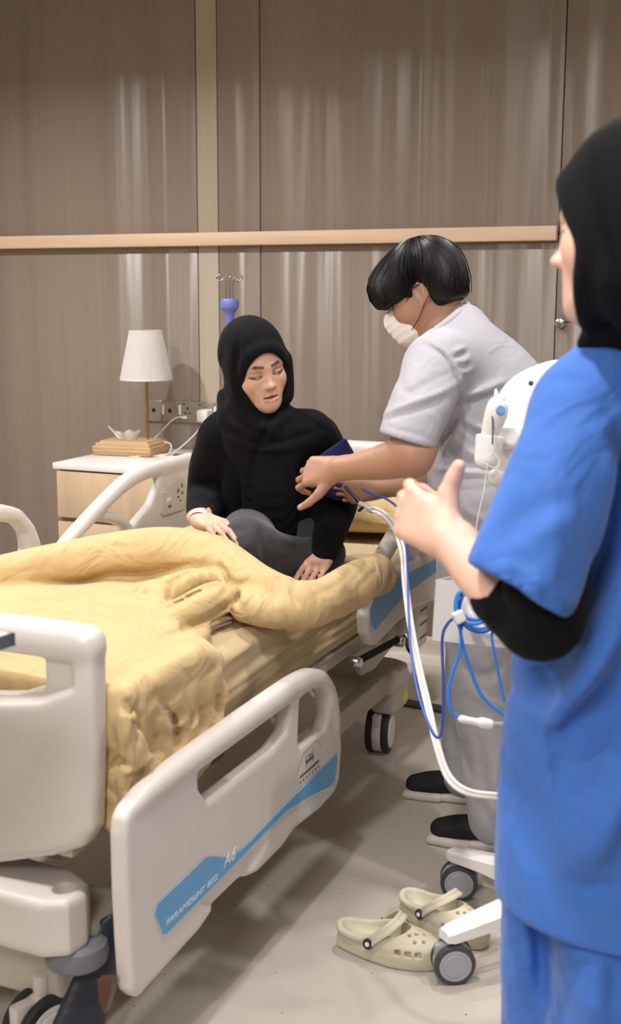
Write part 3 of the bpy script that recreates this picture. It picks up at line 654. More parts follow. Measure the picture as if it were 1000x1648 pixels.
# ------------------------------------------------------------------ mattress under its fitted sheet
mt = Sdf(); mt.box((CX+.005, 2.885, .628), (.405, 1.085, .095), None, .035)
mt.noise(.003, 9, 3, (1, .35, 1.6))
rr = random.Random(3)
for k in range(15):
    y0 = 2.15+rr.random()*.5; z0 = .55+.012*k; L = .4+rr.random()*.55
    mt.fold([(-1.2, y0, z0-.01), (-1.2, y0+L*.5, z0+.012), (-1.2, y0+L, z0+.01+rr.random()*.01)], .011, (.011 if k % 2 else -.010), n=(1, 0, 0), reach=.05)
mt.fold([(-1.3, 2.30, .72), (-1.22, 2.5, .72), (-1.2, 2.9, .70)], .012, .010, n=(0, 0, 1), reach=.05)
tag(mt.mesh('mattress', .0075, SHEET, None, 1), 'mattress in a pale yellow fitted sheet with creased side, under the duvet', 'mattress')
pl = Sdf(); pl.ell((-1.52, 3.72, .82), (.36, .20, .085), None); pl.box((-1.52, 3.72, .80), (.33, .18, .03), None, .03, .06)
pl.noise(.006, 10, 5); pl.fold([(-1.25, 3.6, .8), (-1.3, 3.55, .85), (-1.35, 3.7, .9)], .02, -.012)
tag(pl.mesh('pillow', .009, DUVET, None, 1), 'yellow pillow behind the seated patient', 'pillow')

# ------------------------------------------------------------------ people
def C(r, u, f): return (R2*r + U2*u + FW*f).normalized()
def frame(fwd, up):
    """columns: the person's right, forward, up"""
    f = Vector(fwd).normalized(); u = Vector(up); u = (u-f*u.dot(f)).normalized(); r = f.cross(u); return Matrix((r, f, u)).transposed()
def lin(*c): return np.array(srgb(*c)[:3])
def paint(base, spots):
    b = lin(*base)
    def fn(v):
        c = np.tile(b, (len(v), 1))
        for a, e, r, col, stg in spots:
            a = np.array(a, float); e = np.array(e, float); ab = e-a; L = max(ab.dot(ab), 1e-12)
            t = np.clip(((v-a) @ ab)/L, 0, 1); d = np.linalg.norm(v-a-t[:, None]*ab, axis=1)
            w = stg*np.exp(-(d/r)**4); c = c*(1-w[:, None])+lin(*col)*w[:, None]
        return c
    return fn
def head(S, O, R, s=1.0, spots=None, ears=True, female=True, tone=(0, 0, 0), eyes='closed', mouth=True):
    O = Vector(O); L = lambda x, y, z: O + R @ Vector((x*s, y*s, z*s)); r3 = lambda *a: tuple(q*s for q in a)
    S.ell(L(0, -.012, .045), r3(.0735, .092, .078), R); S.ell(L(0, .012, -.005), r3(.068, .074, .085), R, .03)
    S.cap(L(0, .028, -.045), L(0, .058, -.086), .048*s, .027*s, .03)
    for q in (-1, 1):
        S.cap(L(q*.050, .0, -.038), L(q*.019, .054, -.088), .022*s, .020*s, .035)
        S.ell(L(q*.037, .053, -.030), r3(.022, .020, .022), R, .035)
        S.ell(L(q*.031, .083, .003), r3(.0165, .012, .011), R, .014, 's')
        S.ell(L(q*.031, .069, .001), r3(.0145, .0125, .0115), R, .004)
        S.cap(L(q*.012, .077, .020), L(q*.046, .064, .021), .0075*s, .006*s, .022)
        # lid crease and lash line
        S.cap(L(q*.019, .0835, .006), L(q*.045, .0745, .005), .0016*s, .0012*s, .004, 's')
        if ears:
            S.ell(L(q*.073, -.012, -.005), r3(.009, .019, .031), R, .006)
            S.ell(L(q*.081, -.004, .001), r3(.006, .010, .018), R, .005, 's')
            S.ell(L(q*.074, -.002, -.031), r3(.007, .008, .010), R, .006)
    S.cap(L(0, .079, .010), L(0, .096, -.028), .0062*s, .0080*s, .016); S.ell(L(0, .101, -.031), r3(.0105, .010, .009), R, .006)
    for q in (-1, 1):
        S.ell(L(q*.0105, .092, -.034), r3(.0068, .010, .0070), R, .005); S.ell(L(q*.0065, .097, -.0415), r3(.0038, .005, .003), R, .003, 's')
    S.ell(L(0, .071, -.062), r3(.028, .014, .022), R, .025)
    if mouth:
        for q in (-1, 1): S.cap(L(q*.026, .073, -.0640), L(q*.005, .0885, -.0595), .0035*s, .0062*s, .004)
        S.cap(L(-.016, .080, -.0765), L(.016, .080, -.0765), .0072*s, .0072*s, .006); S.ell(L(0, .086, -.0770), r3(.015, .0075, .0070), R, .004)
        S.cap(L(-.019, .086, -.0676), L(.019, .086, -.0676), .0026*s, .0026*s, .003, 's'); S.ell(L(0, .090, -.0680), r3(.015, .007, .0036), R, .002, 's')
    S.ell(L(0, .074, -.098), r3(.018, .015, .015), R, .02)
    if spots is not None:
        LP = (168, 92, 88) if female else (140, 88, 76)
        for q in (-1, 1):
            spots.append((L(q*.014, .089, .0225), L(q*.034, .082, .0250), .0050*s, (44, 30, 26), .9)); spots.append((L(q*.034, .082, .0250), L(q*.052, .064, .0185), .0042*s, (44, 30, 26), .85))
            spots.append((L(q*.018, .080, -.0045), L(q*.031, .0835, -.0085), .0030*s, (30, 20, 18), .9)); spots.append((L(q*.031, .0835, -.0085), L(q*.049, .070, -.0045), .0034*s, (30, 20, 18), .9))
            spots.append((L(q*.031, .082, .006), L(q*.031, .082, .006), .013*s, (160, 112, 94), .35))
            spots.append((L(q*.0065, .100, -.041), L(q*.0065, .100, -.041), .0024*s, (120, 70, 60), .5))
            spots.append((L(q*.040, .070, -.035), L(q*.040, .070, -.035), .022*s, (214, 140, 120), .25))
        if mouth:
            spots.append((L(-.024, .078, -.0645), L(0, .091, -.0628), .0048*s, LP, .6)); spots.append((L(.024, .078, -.0645), L(0, .091, -.0628), .0048*s, LP, .6)); spots.append((L(-.015, .087, -.0770), L(.015, .087, -.0770), .0075*s, (182, 108, 102), .7))
            spots.append((L(-.020, .084, -.0676), L(.020, .084, -.0676), .0032*s, (70, 26, 28), .9))
    return L
def hand(S, W, d, n, t, curls, thumb, s=1.0, spots=None, spread=.08, k=.0035, ts=(1, 1)):
    """W wrist; d to the fingers; n out of the back of the hand; t to the thumb side; curls: 4x3 bends; thumb: three directions in (d, n, t)"""
    W = Vector(W); d = Vector(d).normalized(); n = Vector(n); n = (n-d*n.dot(d)).normalized(); sg = 1 if d.cross(n).dot(Vector(t)) > 0 else -1; t = d.cross(n)*sg
    offs = (.029, .0095, -.0100, -.0280); reach = (.088, .091, .087, .078); LN = ((.042, .026, .020), (.046, .030, .021), (.042, .028, .020), (.033, .021, .018)); RD = (.0092, .0094, .0088, .0077)
    S.cap(W-d*.02*s, W+d*.02*s, .026*s, .025*s, .02, flat=(n, .72))
    for i in range(4):
        kn = W+(d*reach[i]+t*offs[i])*s+n*.002*s; S.cap(W+(d*.012+t*offs[i]*.55)*s, kn, .0165*s, .0115*s, .012*s, flat=(n, .85))
    S.cap(W+(d*.02+t*.016-n*.010)*s, W+(d*.055+t*.026-n*.012)*s, .018*s, .014*s, .014*s)
    S.cap(W+(d*.02-t*.018-n*.009)*s, W+(d*.06-t*.022-n*.008)*s, .015*s, .012*s, .014*s)
    for i in range(4):
        p = W+(d*reach[i]+t*offs[i])*s; a = 0; dd = (d+t*spread*(1.5-i)).normalized()
        for j in range(3):
            a += curls[i][j]; v = (dd*math.cos(a)-n*math.sin(a)); q = p+v*LN[i][j]*s; r0 = RD[i]*s*(1-.09*j); r1 = RD[i]*s*(1-.09*(j+1))
            S.cap(p, q, r0, r1, k if j == 0 else k*.8); S.ell(p, (r0*1.06,)*3, None, k*.8)
            if spots is not None and j < 2: spots.append((p+n*r0*.8, p+n*r0*.8, .009*s, (196, 128, 108), .3))
            p = q
        if spots is not None:
            nn = (n*math.cos(a)+dd*math.sin(a)); spots.append((p-v*.006*s+nn*r1*.9, p+nn*r1*.8, .0052*s, (226, 178, 164), .7))
    p = W+(d*.024+t*.024-n*.008)*s
    for j, (ln_, r) in enumerate(((.044, .0145), (.033, .0118), (.027, .0100))):
        v = (d*thumb[j][0]+n*thumb[j][1]+t*thumb[j][2]).normalized(); q = p+v*ln_*s*ts[0]; S.cap(p, q, r*s*ts[1], (r-.0018)*s*ts[1], .008*s if j == 0 else .003); p = q
    if spots is not None: spots.append((p-v*.004*s+n*.006, p+n*.006, .0065*s, (226, 178, 164), .6))
    return W
def body_mesh(name, parts, colfn, parent, m=SKIN):
    """several fine grids joined into ONE skin mesh"""
    vs, qs, off = [], [], 0
    for S, h in parts:
        v, q = S.build(h); v = relax(v, q, 1, .4); vs.append(v); qs.append(q+off); off += len(v)
    return npmesh(name, np.vstack(vs), np.vstack(qs), m, parent, colfn)

# ---- the patient, cross-legged on the bed
pt = empty('person', (CX+.1, 3.45, .72), 'person in black headscarf and black knit jumper sitting cross-legged on the bed', 'person')
base_p = (212, 170, 148); sp_ = []
Rh = frame(C(.42, -.36, -.83), C(-.17, .95, -.30)); Oh = Vector((-1.4891, 3.0816, 1.3067))
S = Sdf(); Lh = head(S, Oh, Rh, 1.0, sp_, ears=False); S.cap(Lh(0, -.02, -.05), (-1.5199, 3.1433, 1.1225), .052, .058, .02)
T = Sdf(); FT = C(.12, .15, -.98)
T.cap((-1.5199, 3.1433, 1.1225), (-1.5068, 3.1975, 0.8029), .07, .10, .02); T.cap((-1.6038, 3.1025, 1.0975), (-1.3803, 3.2417, 1.0937), .04, .04, .03)
for a in (((355,706),),): pass
T.chain([(-1.6099, 3.0985, 1.0904), (-1.6783, 3.1467, 0.9205), (-1.5718, 2.9238, 0.9031)], [.036, .032, .022], .02, 3)
T.chain([(-1.3695, 3.2349, 1.0913), (-1.3341, 3.3149, 0.9129), (-1.2757, 3.0748, 0.7992)], [.036, .032, .022], .02, 3)
T.chain([(-1.5600, 3.1718, 0.7881), (-1.4507, 2.9186, 0.8368), (-1.3901, 3.0230, 0.7850)], [.06, .04, .03], .02, 3); T.chain([(-1.4582, 3.2155, 0.7885), (-1.3241, 3.1818, 0.7744), (-1.3645, 3.0513, 0.7602)], [.06, .04, .03], .02, 3)
Hr = Sdf(); Hr.cap((-1.5862, 2.9397, 0.9029), (-1.5735, 2.8943, 0.8974), .025, .024)
hand(Hr, (-1.5735, 2.8943, 0.8974), C(.62, -.22, -.75), C(.12, .85, -.50), C(.75, .45, .45), [(.2, .35, .2), (.2, .35, .2), (.25, .4, .2), (.3, .4, .3)], [(.9, -.45, .3), (.9, -.4, .1), (.9, -.4, .0)], .95, sp_, spread=.03)
Hl = Sdf(); Hl.cap((-1.2874, 3.1394, 0.8165), (-1.2772, 3.0964, 0.8002), .018, .024)
hand(Hl, (-1.2776, 3.1019, 0.8010), C(-.42, -.62, -.66), C(.05, .62, -.72), C(-.85, .3, .3), [(.15, .3, .2), (.15, .35, .2), (.15, .4, .2), (.2, .35, .2)], [(.9, -.3, .3), (.95, -.2, .1), (.95, -.2, .1)], .95, sp_, spread=.03)
body_mesh('body', [(S, .0026), (T, .012), (Hr, .003), (Hl, .003)], paint(base_p, sp_), pt)
# eyelashes
for q in (-1, 1):
    tube('eyelashes', [Lh(q*.017, .0815, -.0045), Lh(q*.026, .0845, -.0085), Lh(q*.037, .0825, -.0085), Lh(q*.047, .0735, -.0045)], [.0008, .0019, .0020, .0008], mat('lash', (20, 14, 12), .6), pt, 6, 4)
# jumper
J = Sdf(); fl = (FT, .72)
J.chain([(-1.5186, 3.1404, 1.1048), (-1.4949, 3.1568, 1.0227), (-1.5017, 3.1958, 0.8971), (-1.5136, 3.2117, 0.7771)], [.125, .150, .150, .165], .05, 4, flat=fl)
J.cap((-1.6069, 3.1005, 1.0939), (-1.5069, 3.1495, 1.1261), .056, .06, .05); J.cap((-1.3769, 3.2432, 1.0937), (-1.4905, 3.1566, 1.1261), .056, .06, .05)
J.chain([(-1.6099, 3.0985, 1.0904), (-1.6618, 3.1373, 1.0064), (-1.6831, 3.1440, 0.9168), (-1.6151, 2.9936, 0.9027), (-1.5891, 2.9268, 0.8996)], [.066, .066, .060, .048, .033], .035, 4)
J.chain([(-1.3695, 3.2349, 1.0913), (-1.3483, 3.2844, 1.0151), (-1.3324, 3.3156, 0.9129), (-1.3098, 3.2125, 0.8437), (-1.2791, 3.0830, 0.7919)], [.068, .070, .064, .052, .041], .035, 4)
J.cap((-1.5942, 2.9473, 0.9029), (-1.5866, 2.9221, 0.8987), .033, .030, .01)
for a, b_, w in (((350,770,3.5), (372,830,3.5), .012), ((360,740,3.4), (352,800,3.4), .014), ((395,740,3.4), (388,850,3.4), .014), ((520,740,3.4), (500,840,3.4), .016), ((345,790,3.4), (310,775,3.4), .012), ((540,780,3.4), (568,800,3.4), .012), ((545,820,3.4), (560,835,3.4), .010), ((318,805,3.4), (345,815,3.4), .010)):
    J.fold([(at(*a)), (at(*b_))], w, -.007)
J.mesh('knit_jumper', .0055, BLACKF, pt, 2)
# knit ribs catch light: slim vertical cords on the front
# trousers
Tr = Sdf(); Tr.ell((-1.5006, 3.1973, 0.7883), (.17, .13, .10), frame(FT, (0, 0, 1)))
Tr.chain([(-1.5353, 3.1632, 0.8030), (-1.4855, 3.0124, 0.8272), (-1.4355, 2.9032, 0.8374)], [.090, .082, .068], .04, 4)
Tr.chain([(-1.4340, 2.8925, 0.8361), (-1.3903, 3.0026, 0.7943), (-1.3243, 3.1134, 0.7640)], [.066, .058, .048], .03, 4)
Tr.chain([(-1.4501, 3.2200, 0.7940), (-1.3614, 3.2002, 0.7807), (-1.3027, 3.1680, 0.7697)], [.090, .072, .052], .04, 4)
Tr.chain([(-1.3036, 3.1330, 0.7619), (-1.3724, 3.0263, 0.7628), (-1.4383, 2.9235, 0.7776)], [.048, .045, .042], .03, 4)
for a, b_, w, am in (((418,850,3.2), (424,905,3.2), .010, -.010), ((405,870,3.2), (370,905,3.2), .012, .006), ((440,870,3.2), (500,880,3.2), .012, .006), ((435,893,3.2), (510,893,3.2), .006, .004), ((350,862,3.2), (400,850,3.2), .012, -.006), ((435,880,3.2), (432,915,3.2), .006, .006)):
    Tr.fold([(at(*a)), (at(*b_))], w, am)
Tr.mesh('trousers', .0055, GREYF, pt, 1)
# headscarf: cap, face opening, wrap under the chin, drape on the chest
HJ = Sdf()
HJ.ell(Lh(0, -.022, .040), (.090, .108, .098), Rh); HJ.ell(Lh(0, -.022, -.03), (.086, .088, .10), Rh, .05)
HJ.ell(Lh(.0, -.005, -.085), (.078, .074, .06), Rh, .05)
ring = lambda L, e=0: [L(.070*math.cos(t), .038+.040*max(0, math.sin(t))+.022*max(0, -math.sin(t)), -.026+(.096+e)*math.sin(t)) for t in np.linspace(0, 2*math.pi, 15)]
HJ.chain(ring(Lh), .0125, .025, 3)
HJ.cap(Lh(-.078, .03, .01), Lh(-.058, .055, -.085), .016, .018, .03)   # rim fold that stands off on the person's left
HJ.add(p_cap(Lh(0, .034, -.026), Lh(0, .26, -.026), .086, .086, (Rh @ Vector((1, 0, 0)), .705)), .006, 's')
HJ.cap((-1.5780, 3.1011, 1.2044), (-1.5369, 3.0811, 1.1243), .040, .05, .05); HJ.cap((-1.4483, 3.1510, 1.1750), (-1.4118, 3.1565, 1.1226), .030, .040, .04)
HJ.chain([(-1.5564, 3.0577, 1.1610), (-1.4862, 3.0453, 1.1127), (-1.4189, 3.0952, 1.1072), (-1.3618, 3.1982, 1.1135)], [.036, .036, .034, .042], .04, 4)
HJ.chain([(-1.5398, 3.0488, 1.1923), (-1.4903, 3.0346, 1.1519), (-1.4372, 3.0439, 1.1395), (-1.4124, 3.0978, 1.1634)], [.024, .022, .020, .020], .02, 4)
HJ.ell((-1.4651, 3.1025, 1.0757), (.118, .060, .080), frame(FT, (0, 0, 1)), .05)
HJ.chain([(-1.4494, 3.0693, 1.0979), (-1.4458, 3.0690, 0.9743), (-1.4465, 3.0945, 0.8226)], [.080, .078, .074], .03, 4, flat=(FT, .33))
HJ.cap((-1.3751, 3.1929, 1.1153), (-1.3493, 3.2387, 1.0664), .062, .062, .05)
for L_, w, am in (([(362,560), (356,610), (368,660), (410,700)], .010, -.008), ([(378,560), (372,620), (392,672), (440,700)], .010, .006), ([(388,545), (384,600), (395,650)], .008, -.006), ([(455,655), (430,690), (408,760), (402,860)], .012, -.010), ([(470,680), (462,740), (455,860)], .012, .008), ([(360,690), (400,712), (450,712), (520,690)], .012, -.009), ([(375,705), (420,725), (480,722)], .010, .006), ([(480,665), (505,680), (535,700)], .010, -.006)):
    HJ.fold([(at(x, y, 3.4)) for x, y in L_], w, am)
HJ.mesh('headscarf', .0042, HIJAB, pt, 1)
w_ = lathe('wristwatch', [(0, .006), (.013, .006), (.015, .003), (.015, -.004), (0, -.004)], (-1.5710, 2.8863, 0.9076), STEEL, pt, R=frame(C(.3, .2, -.9), C(-.3, .9, .2)).to_3x3() @ Matrix.Rotation(-math.pi/2, 3, 'X'))
lathe('watch_dial', [(0, .0068), (.011, .0068), (.011, .005)], (-1.5710, 2.8863, 0.9076), mat('dial', (120, 130, 190), .3), w_, R=frame(C(.3, .2, -.9), C(-.3, .9, .2)).to_3x3() @ Matrix.Rotation(-math.pi/2, 3, 'X'))
bm = bmesh.new(); Rw = C(-.05, -.55, -.8); add_lathe(bm, [(.0275, -.007), (.0285, -.007), (.0285, .007), (.0275, .007), (.0275, -.007)], (-1.5710, 2.8897, 0.8966), 'Z', 28, Rw.to_track_quat('Z', 'Y').to_matrix()); bobj('hospital_wristband', bm, WHITE, pt)

# ---- blood-pressure cuff on the patient's upper arm
cu = Sdf(); a0, a1 = Vector((-1.3397, 3.1971, 1.0590)), Vector((-1.3129, 3.2665, 0.9586)); ax = (a1-a0).normalized()
cu.cap(a0, a1, .084, .082); 
cu.box(a0-ax*.072, (.1, .1, .07), frame(C(.1, .1, -1), ax), .003, .004, 's'); cu.box(a1+ax*.074, (.1, .1, .07), frame(C(.1, .1, -1), ax), .003, .004, 's')
cu.fold([(-1.3600, 3.1948, 1.0347), (-1.2667, 3.2280, 0.9996)], .006, -.003); cu.noise(.0012, 40, 2)
bc = empty('blood_pressure_cuff', a0, 'navy cuff wrapped round the upper arm of the seated patient', 'cuff')
cu.mesh('cuff_band', .004, NAVY, bc, 1)
ct = Sdf(); ct.chain([(-1.2950, 3.2023, 0.9869), (-1.2431, 3.1782, 0.9754), (-1.1778, 3.1850, 0.9804)], [.03, .022, .014], .01, 4, flat=(C(.1, .3, -1), .35)); ct.mesh('cuff_tail', .003, NAVY, bc)
tube('cuff_hose', [(-1.2429, 3.1443, 0.9713), (-1.2063, 3.1328, 0.9453), (-1.1614, 3.1033, 0.9214)], .005, mat('hose_navy', (34, 44, 92), .4), bc, 8)
tube('luer_clip', [(-1.1799, 3.0940, 0.9146), (-1.1675, 3.0902, 0.9248), (-1.1579, 3.0940, 0.9231)], .005, BLACKP, bc, 8)

# ---- the masked nurse bending over the bed rail
nu = empty('person', (-.85, 3.3, 0), 'person with black hair, white face mask and pale grey tunic bending over the patient', 'person')
base_n = (174, 132, 110); sn = []
Rn = frame(C(-.86, -.40, .30), C(-.38, .92, -.02)); On = Vector((-1.0284, 3.1521, 1.5069))
S = Sdf(); Ln = head(S, On, Rn, 1.07, sn, ears=True, female=False, mouth=False); S.chain([Ln(0, -.03, -.03), (-0.9784, 3.1476, 1.4301), (-0.9443, 3.1302, 1.3786)], [.062, .060, .055], .02, 3)
A = Sdf()      # near arm with its hand
A.chain([(-0.9341, 3.0132, 1.3225), (-0.9479, 2.8880, 1.2203), (-0.9388, 2.8177, 1.1226)], [.06, .058, .050], .02, 4); A.chain([(-0.9356, 2.8179, 1.1166), (-1.0058, 2.8388, 1.0947), (-1.0904, 2.8649, 1.0740), (-1.1499, 2.8816, 1.0635)], [.051, .047, .036, .030], .02, 4)
A.cap((-0.9323, 2.8456, 1.1383), (-0.9349, 2.8165, 1.1076), .052, .046, .02)
hand(A, (-1.1622, 2.8864, 1.0589), C(-.80, -.05, .60), C(-.42, .30, -.85), C(-.1, -.95, -.2), [(.45, .9, .5), (.5, 1.0, .5), (.55, 1.0, .5), (.6, 1.0, .5)], [(.55, .1, .8), (.75, .05, .65), (.9, 0, .4)], 1.06, sn)
B = Sdf()      # far arm
B.chain([(-0.9702, 3.3007, 1.2895), (-0.9843, 3.2831, 1.1156), (-0.9855, 3.1952, 1.0069)], [.055, .05, .043], .02, 3); B.chain([(-0.9855, 3.1952, 1.0069), (-1.0758, 3.1955, 0.9801), (-1.1576, 3.2018, 0.9651)], [.042, .034, .026], .02, 4)
hand(B, (-1.1608, 3.2004, 0.9651), C(-.85, -.10, .1), C(.1, -.3, -.9), C(-.2, .9, -.3), [(.5, .8, .4), (.6, .9, .5), (.7, 1., .5), (.7, 1., .5)], [(.7, -.5, .5), (.9, -.4, .2), (.9, -.4, .1)], 1.0, sn)
Tn = Sdf(); Tn.chain([(-0.9341, 3.1430, 1.3653), (-0.8768, 3.1923, 1.2647), (-0.8389, 3.1613, 1.1350), (-0.8250, 3.1064, 0.9920)], [.05, .09, .11, .11], .03, 3)
for hx, kx, axx in (((768,830,3.14), (780,1045,3.08), (792,1290,3.06)), ((765,840,3.34), (770,1060,3.36), (745,1235,3.32))):
    Tn.chain([(at(*hx)), (at(*kx)), (at(*axx))], [.075, .055, .035], .02, 3)
sn.append((Vector((-0.9344, 2.7723, 1.1069)), Vector((-0.9479, 2.7657, 1.1024)), .03, (176, 112, 90), .4))
body_mesh('body', [(S, .003), (A, .0036), (B, .0036), (Tn, .014)], paint(base_n, sn), nu)
# tunic
Tu = Sdf()
Tu.chain([(-0.9313, 2.9931, 1.3267), (-0.9375, 2.9093, 1.2502), (-0.9479, 2.8466, 1.1776), (-0.9554, 2.8100, 1.1195)], [.078, .080, .076, .073], .03, 4)
e1 = C(.955, -.297, 0); e2 = C(-.297, -.955, .1); Rc = frame(e1.cross(e2), e2)
Tu.box(Vector((-0.9567, 2.8264, 1.1500))+e2*.15, (.2, .2, .15), Rc, .002, .006, 's')
Tu.cap((-0.9611, 3.3299, 1.3056), (-0.9715, 3.3170, 1.1481), .075, .07, .05)
Tu.chain([(-0.9311, 3.1443, 1.3653), (-0.9016, 3.1668, 1.3022), (-0.8411, 3.1948, 1.1988), (-0.8125, 3.1637, 1.0891), (-0.8197, 3.1188, 0.9872)], [.092, .140, .172, .165, .162], .05, 5)
Tu.cap((-0.9338, 3.0017, 1.3199), (-0.9056, 3.1177, 1.3423), .075, .09, .05); Tu.chain([(-0.9112, 3.1648, 1.4273), (-0.9279, 3.1306, 1.4018), (-0.9400, 3.0618, 1.3585)], [.055, .058, .06], .03, 3)
Tu.ell((-0.9166, 3.1311, 1.1511), (.08, .12, .12), None, .08)
Tu.box(Vector((-0.8312, 3.1161, 0.9986))-Vector((0, 0, .2)), (.4, .4, .2), frame((0, 1, 0), (0, 0, 1)), .002, .006, 's')
Tu.add(p_cap(Ln(0, -.020, -.03), (-0.9876, 3.1014, 1.4114), .060, .064), .006, 's')
for L_, w, am in (
    ([(683,553), (705,568), (722,590), (738,622), (748,655), (752,682)], .005, .006), ([(680,560), (708,580), (724,605), (738,640)], .008, -.006),
    ([(640,600), (648,640), (690,620), (722,606)], .009, -.004),
    ([(612,672), (660,655), (700,640), (735,618)], .008, .008), ([(618,682), (665,668), (705,652)], .009, -.006),
    ([(720,575), (735,568), (748,560)], .006, .007), ([(727,590), (745,585), (755,577)], .006, .007), ([(735,605), (750,602), (758,595)], .006, .006), ([(722,583), (740,576), (750,570)], .005, -.006),
    ([(745,640), (780,628), (815,612)], .010, .013), ([(748,652), (790,640), (815,625)], .010, -.011), ([(740,670), (715,705), (700,740)], .013, -.014), ([(750,665), (730,700), (712,735)], .010, .008),
    ([(745,672), (775,690), (800,694)], .008, .009), ([(745,682), (770,702), (795,708)], .009, -.010), ([(722,720), (750,745), (785,752)], .010, -.010), ([(705,752), (740,760), (790,762)], .008, .010), ([(730,700), (760,730), (790,740)], .008, .006), ([(715,735), (735,720), (750,700)], .008, -.008)):
    Tu.fold([(at(x, y, 3.1)) for x, y in L_], w, am, reach=.26)
Tu.fold([(at(x, y, 3.0)) for x, y in ((612,684), (655,700), (697,712))], .0035, -.003)
Tu.mesh('tunic', .0055, TUNIC, nu, 1)
co = Sdf(); co.chain([(-0.9228, 3.2246, 1.4759), (-0.9114, 3.1386, 1.4635), (-0.9250, 3.0727, 1.4385), (-0.9521, 3.0219, 1.4075), (-0.9882, 3.0113, 1.3755)], [.012, .013, .012, .011, .009], .01, 4); co.mesh('collar', .004, TUNIC, nu)
# trousers
Pn = Sdf()
Pn.ell((-0.8229, 3.1218, 0.9529), (.165, .15, .14), None)
Pn.chain([(-0.8115, 3.0017, 0.9351), (-0.7957, 2.9475, 0.7918), (-0.7694, 2.9045, 0.6253), (-0.7391, 2.8679, 0.4267), (-0.7044, 2.8230, 0.2037)], [.115, .105, .090, .078, .064], .05, 4)
Pn.chain([(-0.8690, 3.1894, 0.8905), (-0.8606, 3.1784, 0.7008), (-0.8495, 3.1575, 0.5119), (-0.8501, 3.0971, 0.3153), (-0.8445, 3.0567, 0.2084)], [.11, .10, .088, .075, .062], .05, 4)
for L_, w, am in (([(700,782), (735,790), (800,785)], .006, -.006), ([(735,815), (770,835), (820,830)], .008, .006), ([(745,860), (790,850)], .010, -.008), ([(750,1100), (790,1130)], .012, .006), ([(765,1180), (775,1300)], .010, -.009), ([(790,1200), (785,1320)], .010, .008), ([(735,1060), (770,1080), (800,1060)], .014, -.008), ([(760,1250), (790,1300)], .010, .007), ([(742,1180), (750,1240)], .010, -.008)):
    Pn.fold([(at(x, y, 3.1)) for x, y in L_], w, am, reach=.2)
Pn.mesh('trousers', .0065, TROUS, nu, 1)
def shoe(toe, d, parent, L=.275):
    toe = Vector(toe); d = Vector(d).normalized(); R = frame(-d, (0, 0, 1)); o = toe+d*L*.5
    Q = lambda x, y, z: o + R @ Vector((x, y, z))
    s = Sdf(); 
    for y, w in ((-.09, .034), (-.03, .036), (.05, .046), (.085, .042)): s.box(Q(0, y, .014), (w, .045, .014), R, .013, .003)
    s.mesh('shoe_sole', .004, mat('sole_white', (196, 188, 182), .6), parent)
    s = Sdf(); s.chain([Q(0, .088, .038), Q(0, .04, .048), Q(0, -.03, .058), Q(0, -.085, .055)], [.036, .041, .038, .036], .03, 4, flat=((0, 0, 1), .85))
    s.cap(Q(0, -.06, .06), Q(0, -.085, .10), .036, .034, .02); s.box(Q(0, 0, -.025), (.1, .2, .045), R, .002, .004, 's')
    s.mesh('shoe', .004, mat('shoe_black', (14, 14, 22), .8), parent)
shoe((-1.1214, 3.3283, 0.0000), Vector((-0.9072, 3.3613, 0.0000))-Vector((-1.1214, 3.3283, 0.0000)), nu); shoe((-0.9574, 3.0609, 0.0000), Vector((-0.7573, 3.0805, 0.0000))-Vector((-0.9574, 3.0609, 0.0000)), nu)
# hair: a heavy bowl of straight black hair
hr = Sdf(); s_ = 1.07
hr.ell(Ln(0, -.014, .042), (.091*s_, .112*s_, .087*s_), Rn); hr.ell(Ln(0, -.050, -.005), (.082*s_, .070*s_, .078*s_), Rn, .03)
hr.ell(Ln(0, .055, .045), (.075*s_, .055*s_, .055*s_), Rn, .03); hr.ell(Ln(-.04, .06, .04), (.05*s_, .045*s_, .045*s_), Rn, .03)
hr.box(Ln(0, .13, -.092), (.2, .115, .10), Rn, .01, .01, 's'); hr.box(Ln(0, .06, -.10), (.2, .09, .095), Rn, .01, .015, 's')
for q in (-1, 1): hr.ell(Ln(q*.09, -.008, -.006), (.030, .026, .040), Rn, .008, 's')
hr.box(Ln(0, -.08, -.150), (.2, .2, .10), Rn, .01, .01, 's')
hf = hr.mesh('hair', .0042, HAIR, nu, 1)
hv = [v.co.copy() for v in hf.data.vertices]; bm = bmesh.new()
from mathutils.bvhtree import BVHTree
bvh = BVHTree.FromPolygons(hv, [tuple(p_.vertices) for p_ in hf.data.polygons])
rr = random.Random(11); crown = Ln(-.01, -.045, .14); cen = Ln(0, -.02, .03)
for k in range(1500):
    az = rr.random()*2*math.pi; amax = 1.25+rr.random()*.95; pts = []; wob = rr.uniform(-.12, .12); lift = rr.uniform(.0005, .0028)
    if k % 40 == 0: lift = .008
    for j in range(11):
        el = .02+amax*j/10; a2 = az+wob*math.sin(j*.35)
        dl = Vector((math.sin(el)*math.cos(a2), math.sin(el)*math.sin(a2)-.25*math.cos(el), math.cos(el)))
        dw = (Rn @ dl).normalized(); hit = bvh.ray_cast(cen+dw*.3, -dw, .3)
        if hit[0] is None or (hit[0]-cen).length < .05: break
        if hit[1].dot(dw) < .15: break
        pts.append(hit[0]+dw*lift)
    if len(pts) > 4: add_tube(bm, pts, [.0007+.0012*math.sin(math.pi*min(1, (i+.6)/len(pts))) for i in range(len(pts))], 4, False)
hs = bobj('hair_strands', bm, HAIR, nu, 60); hs['kind'] = 'stuff'
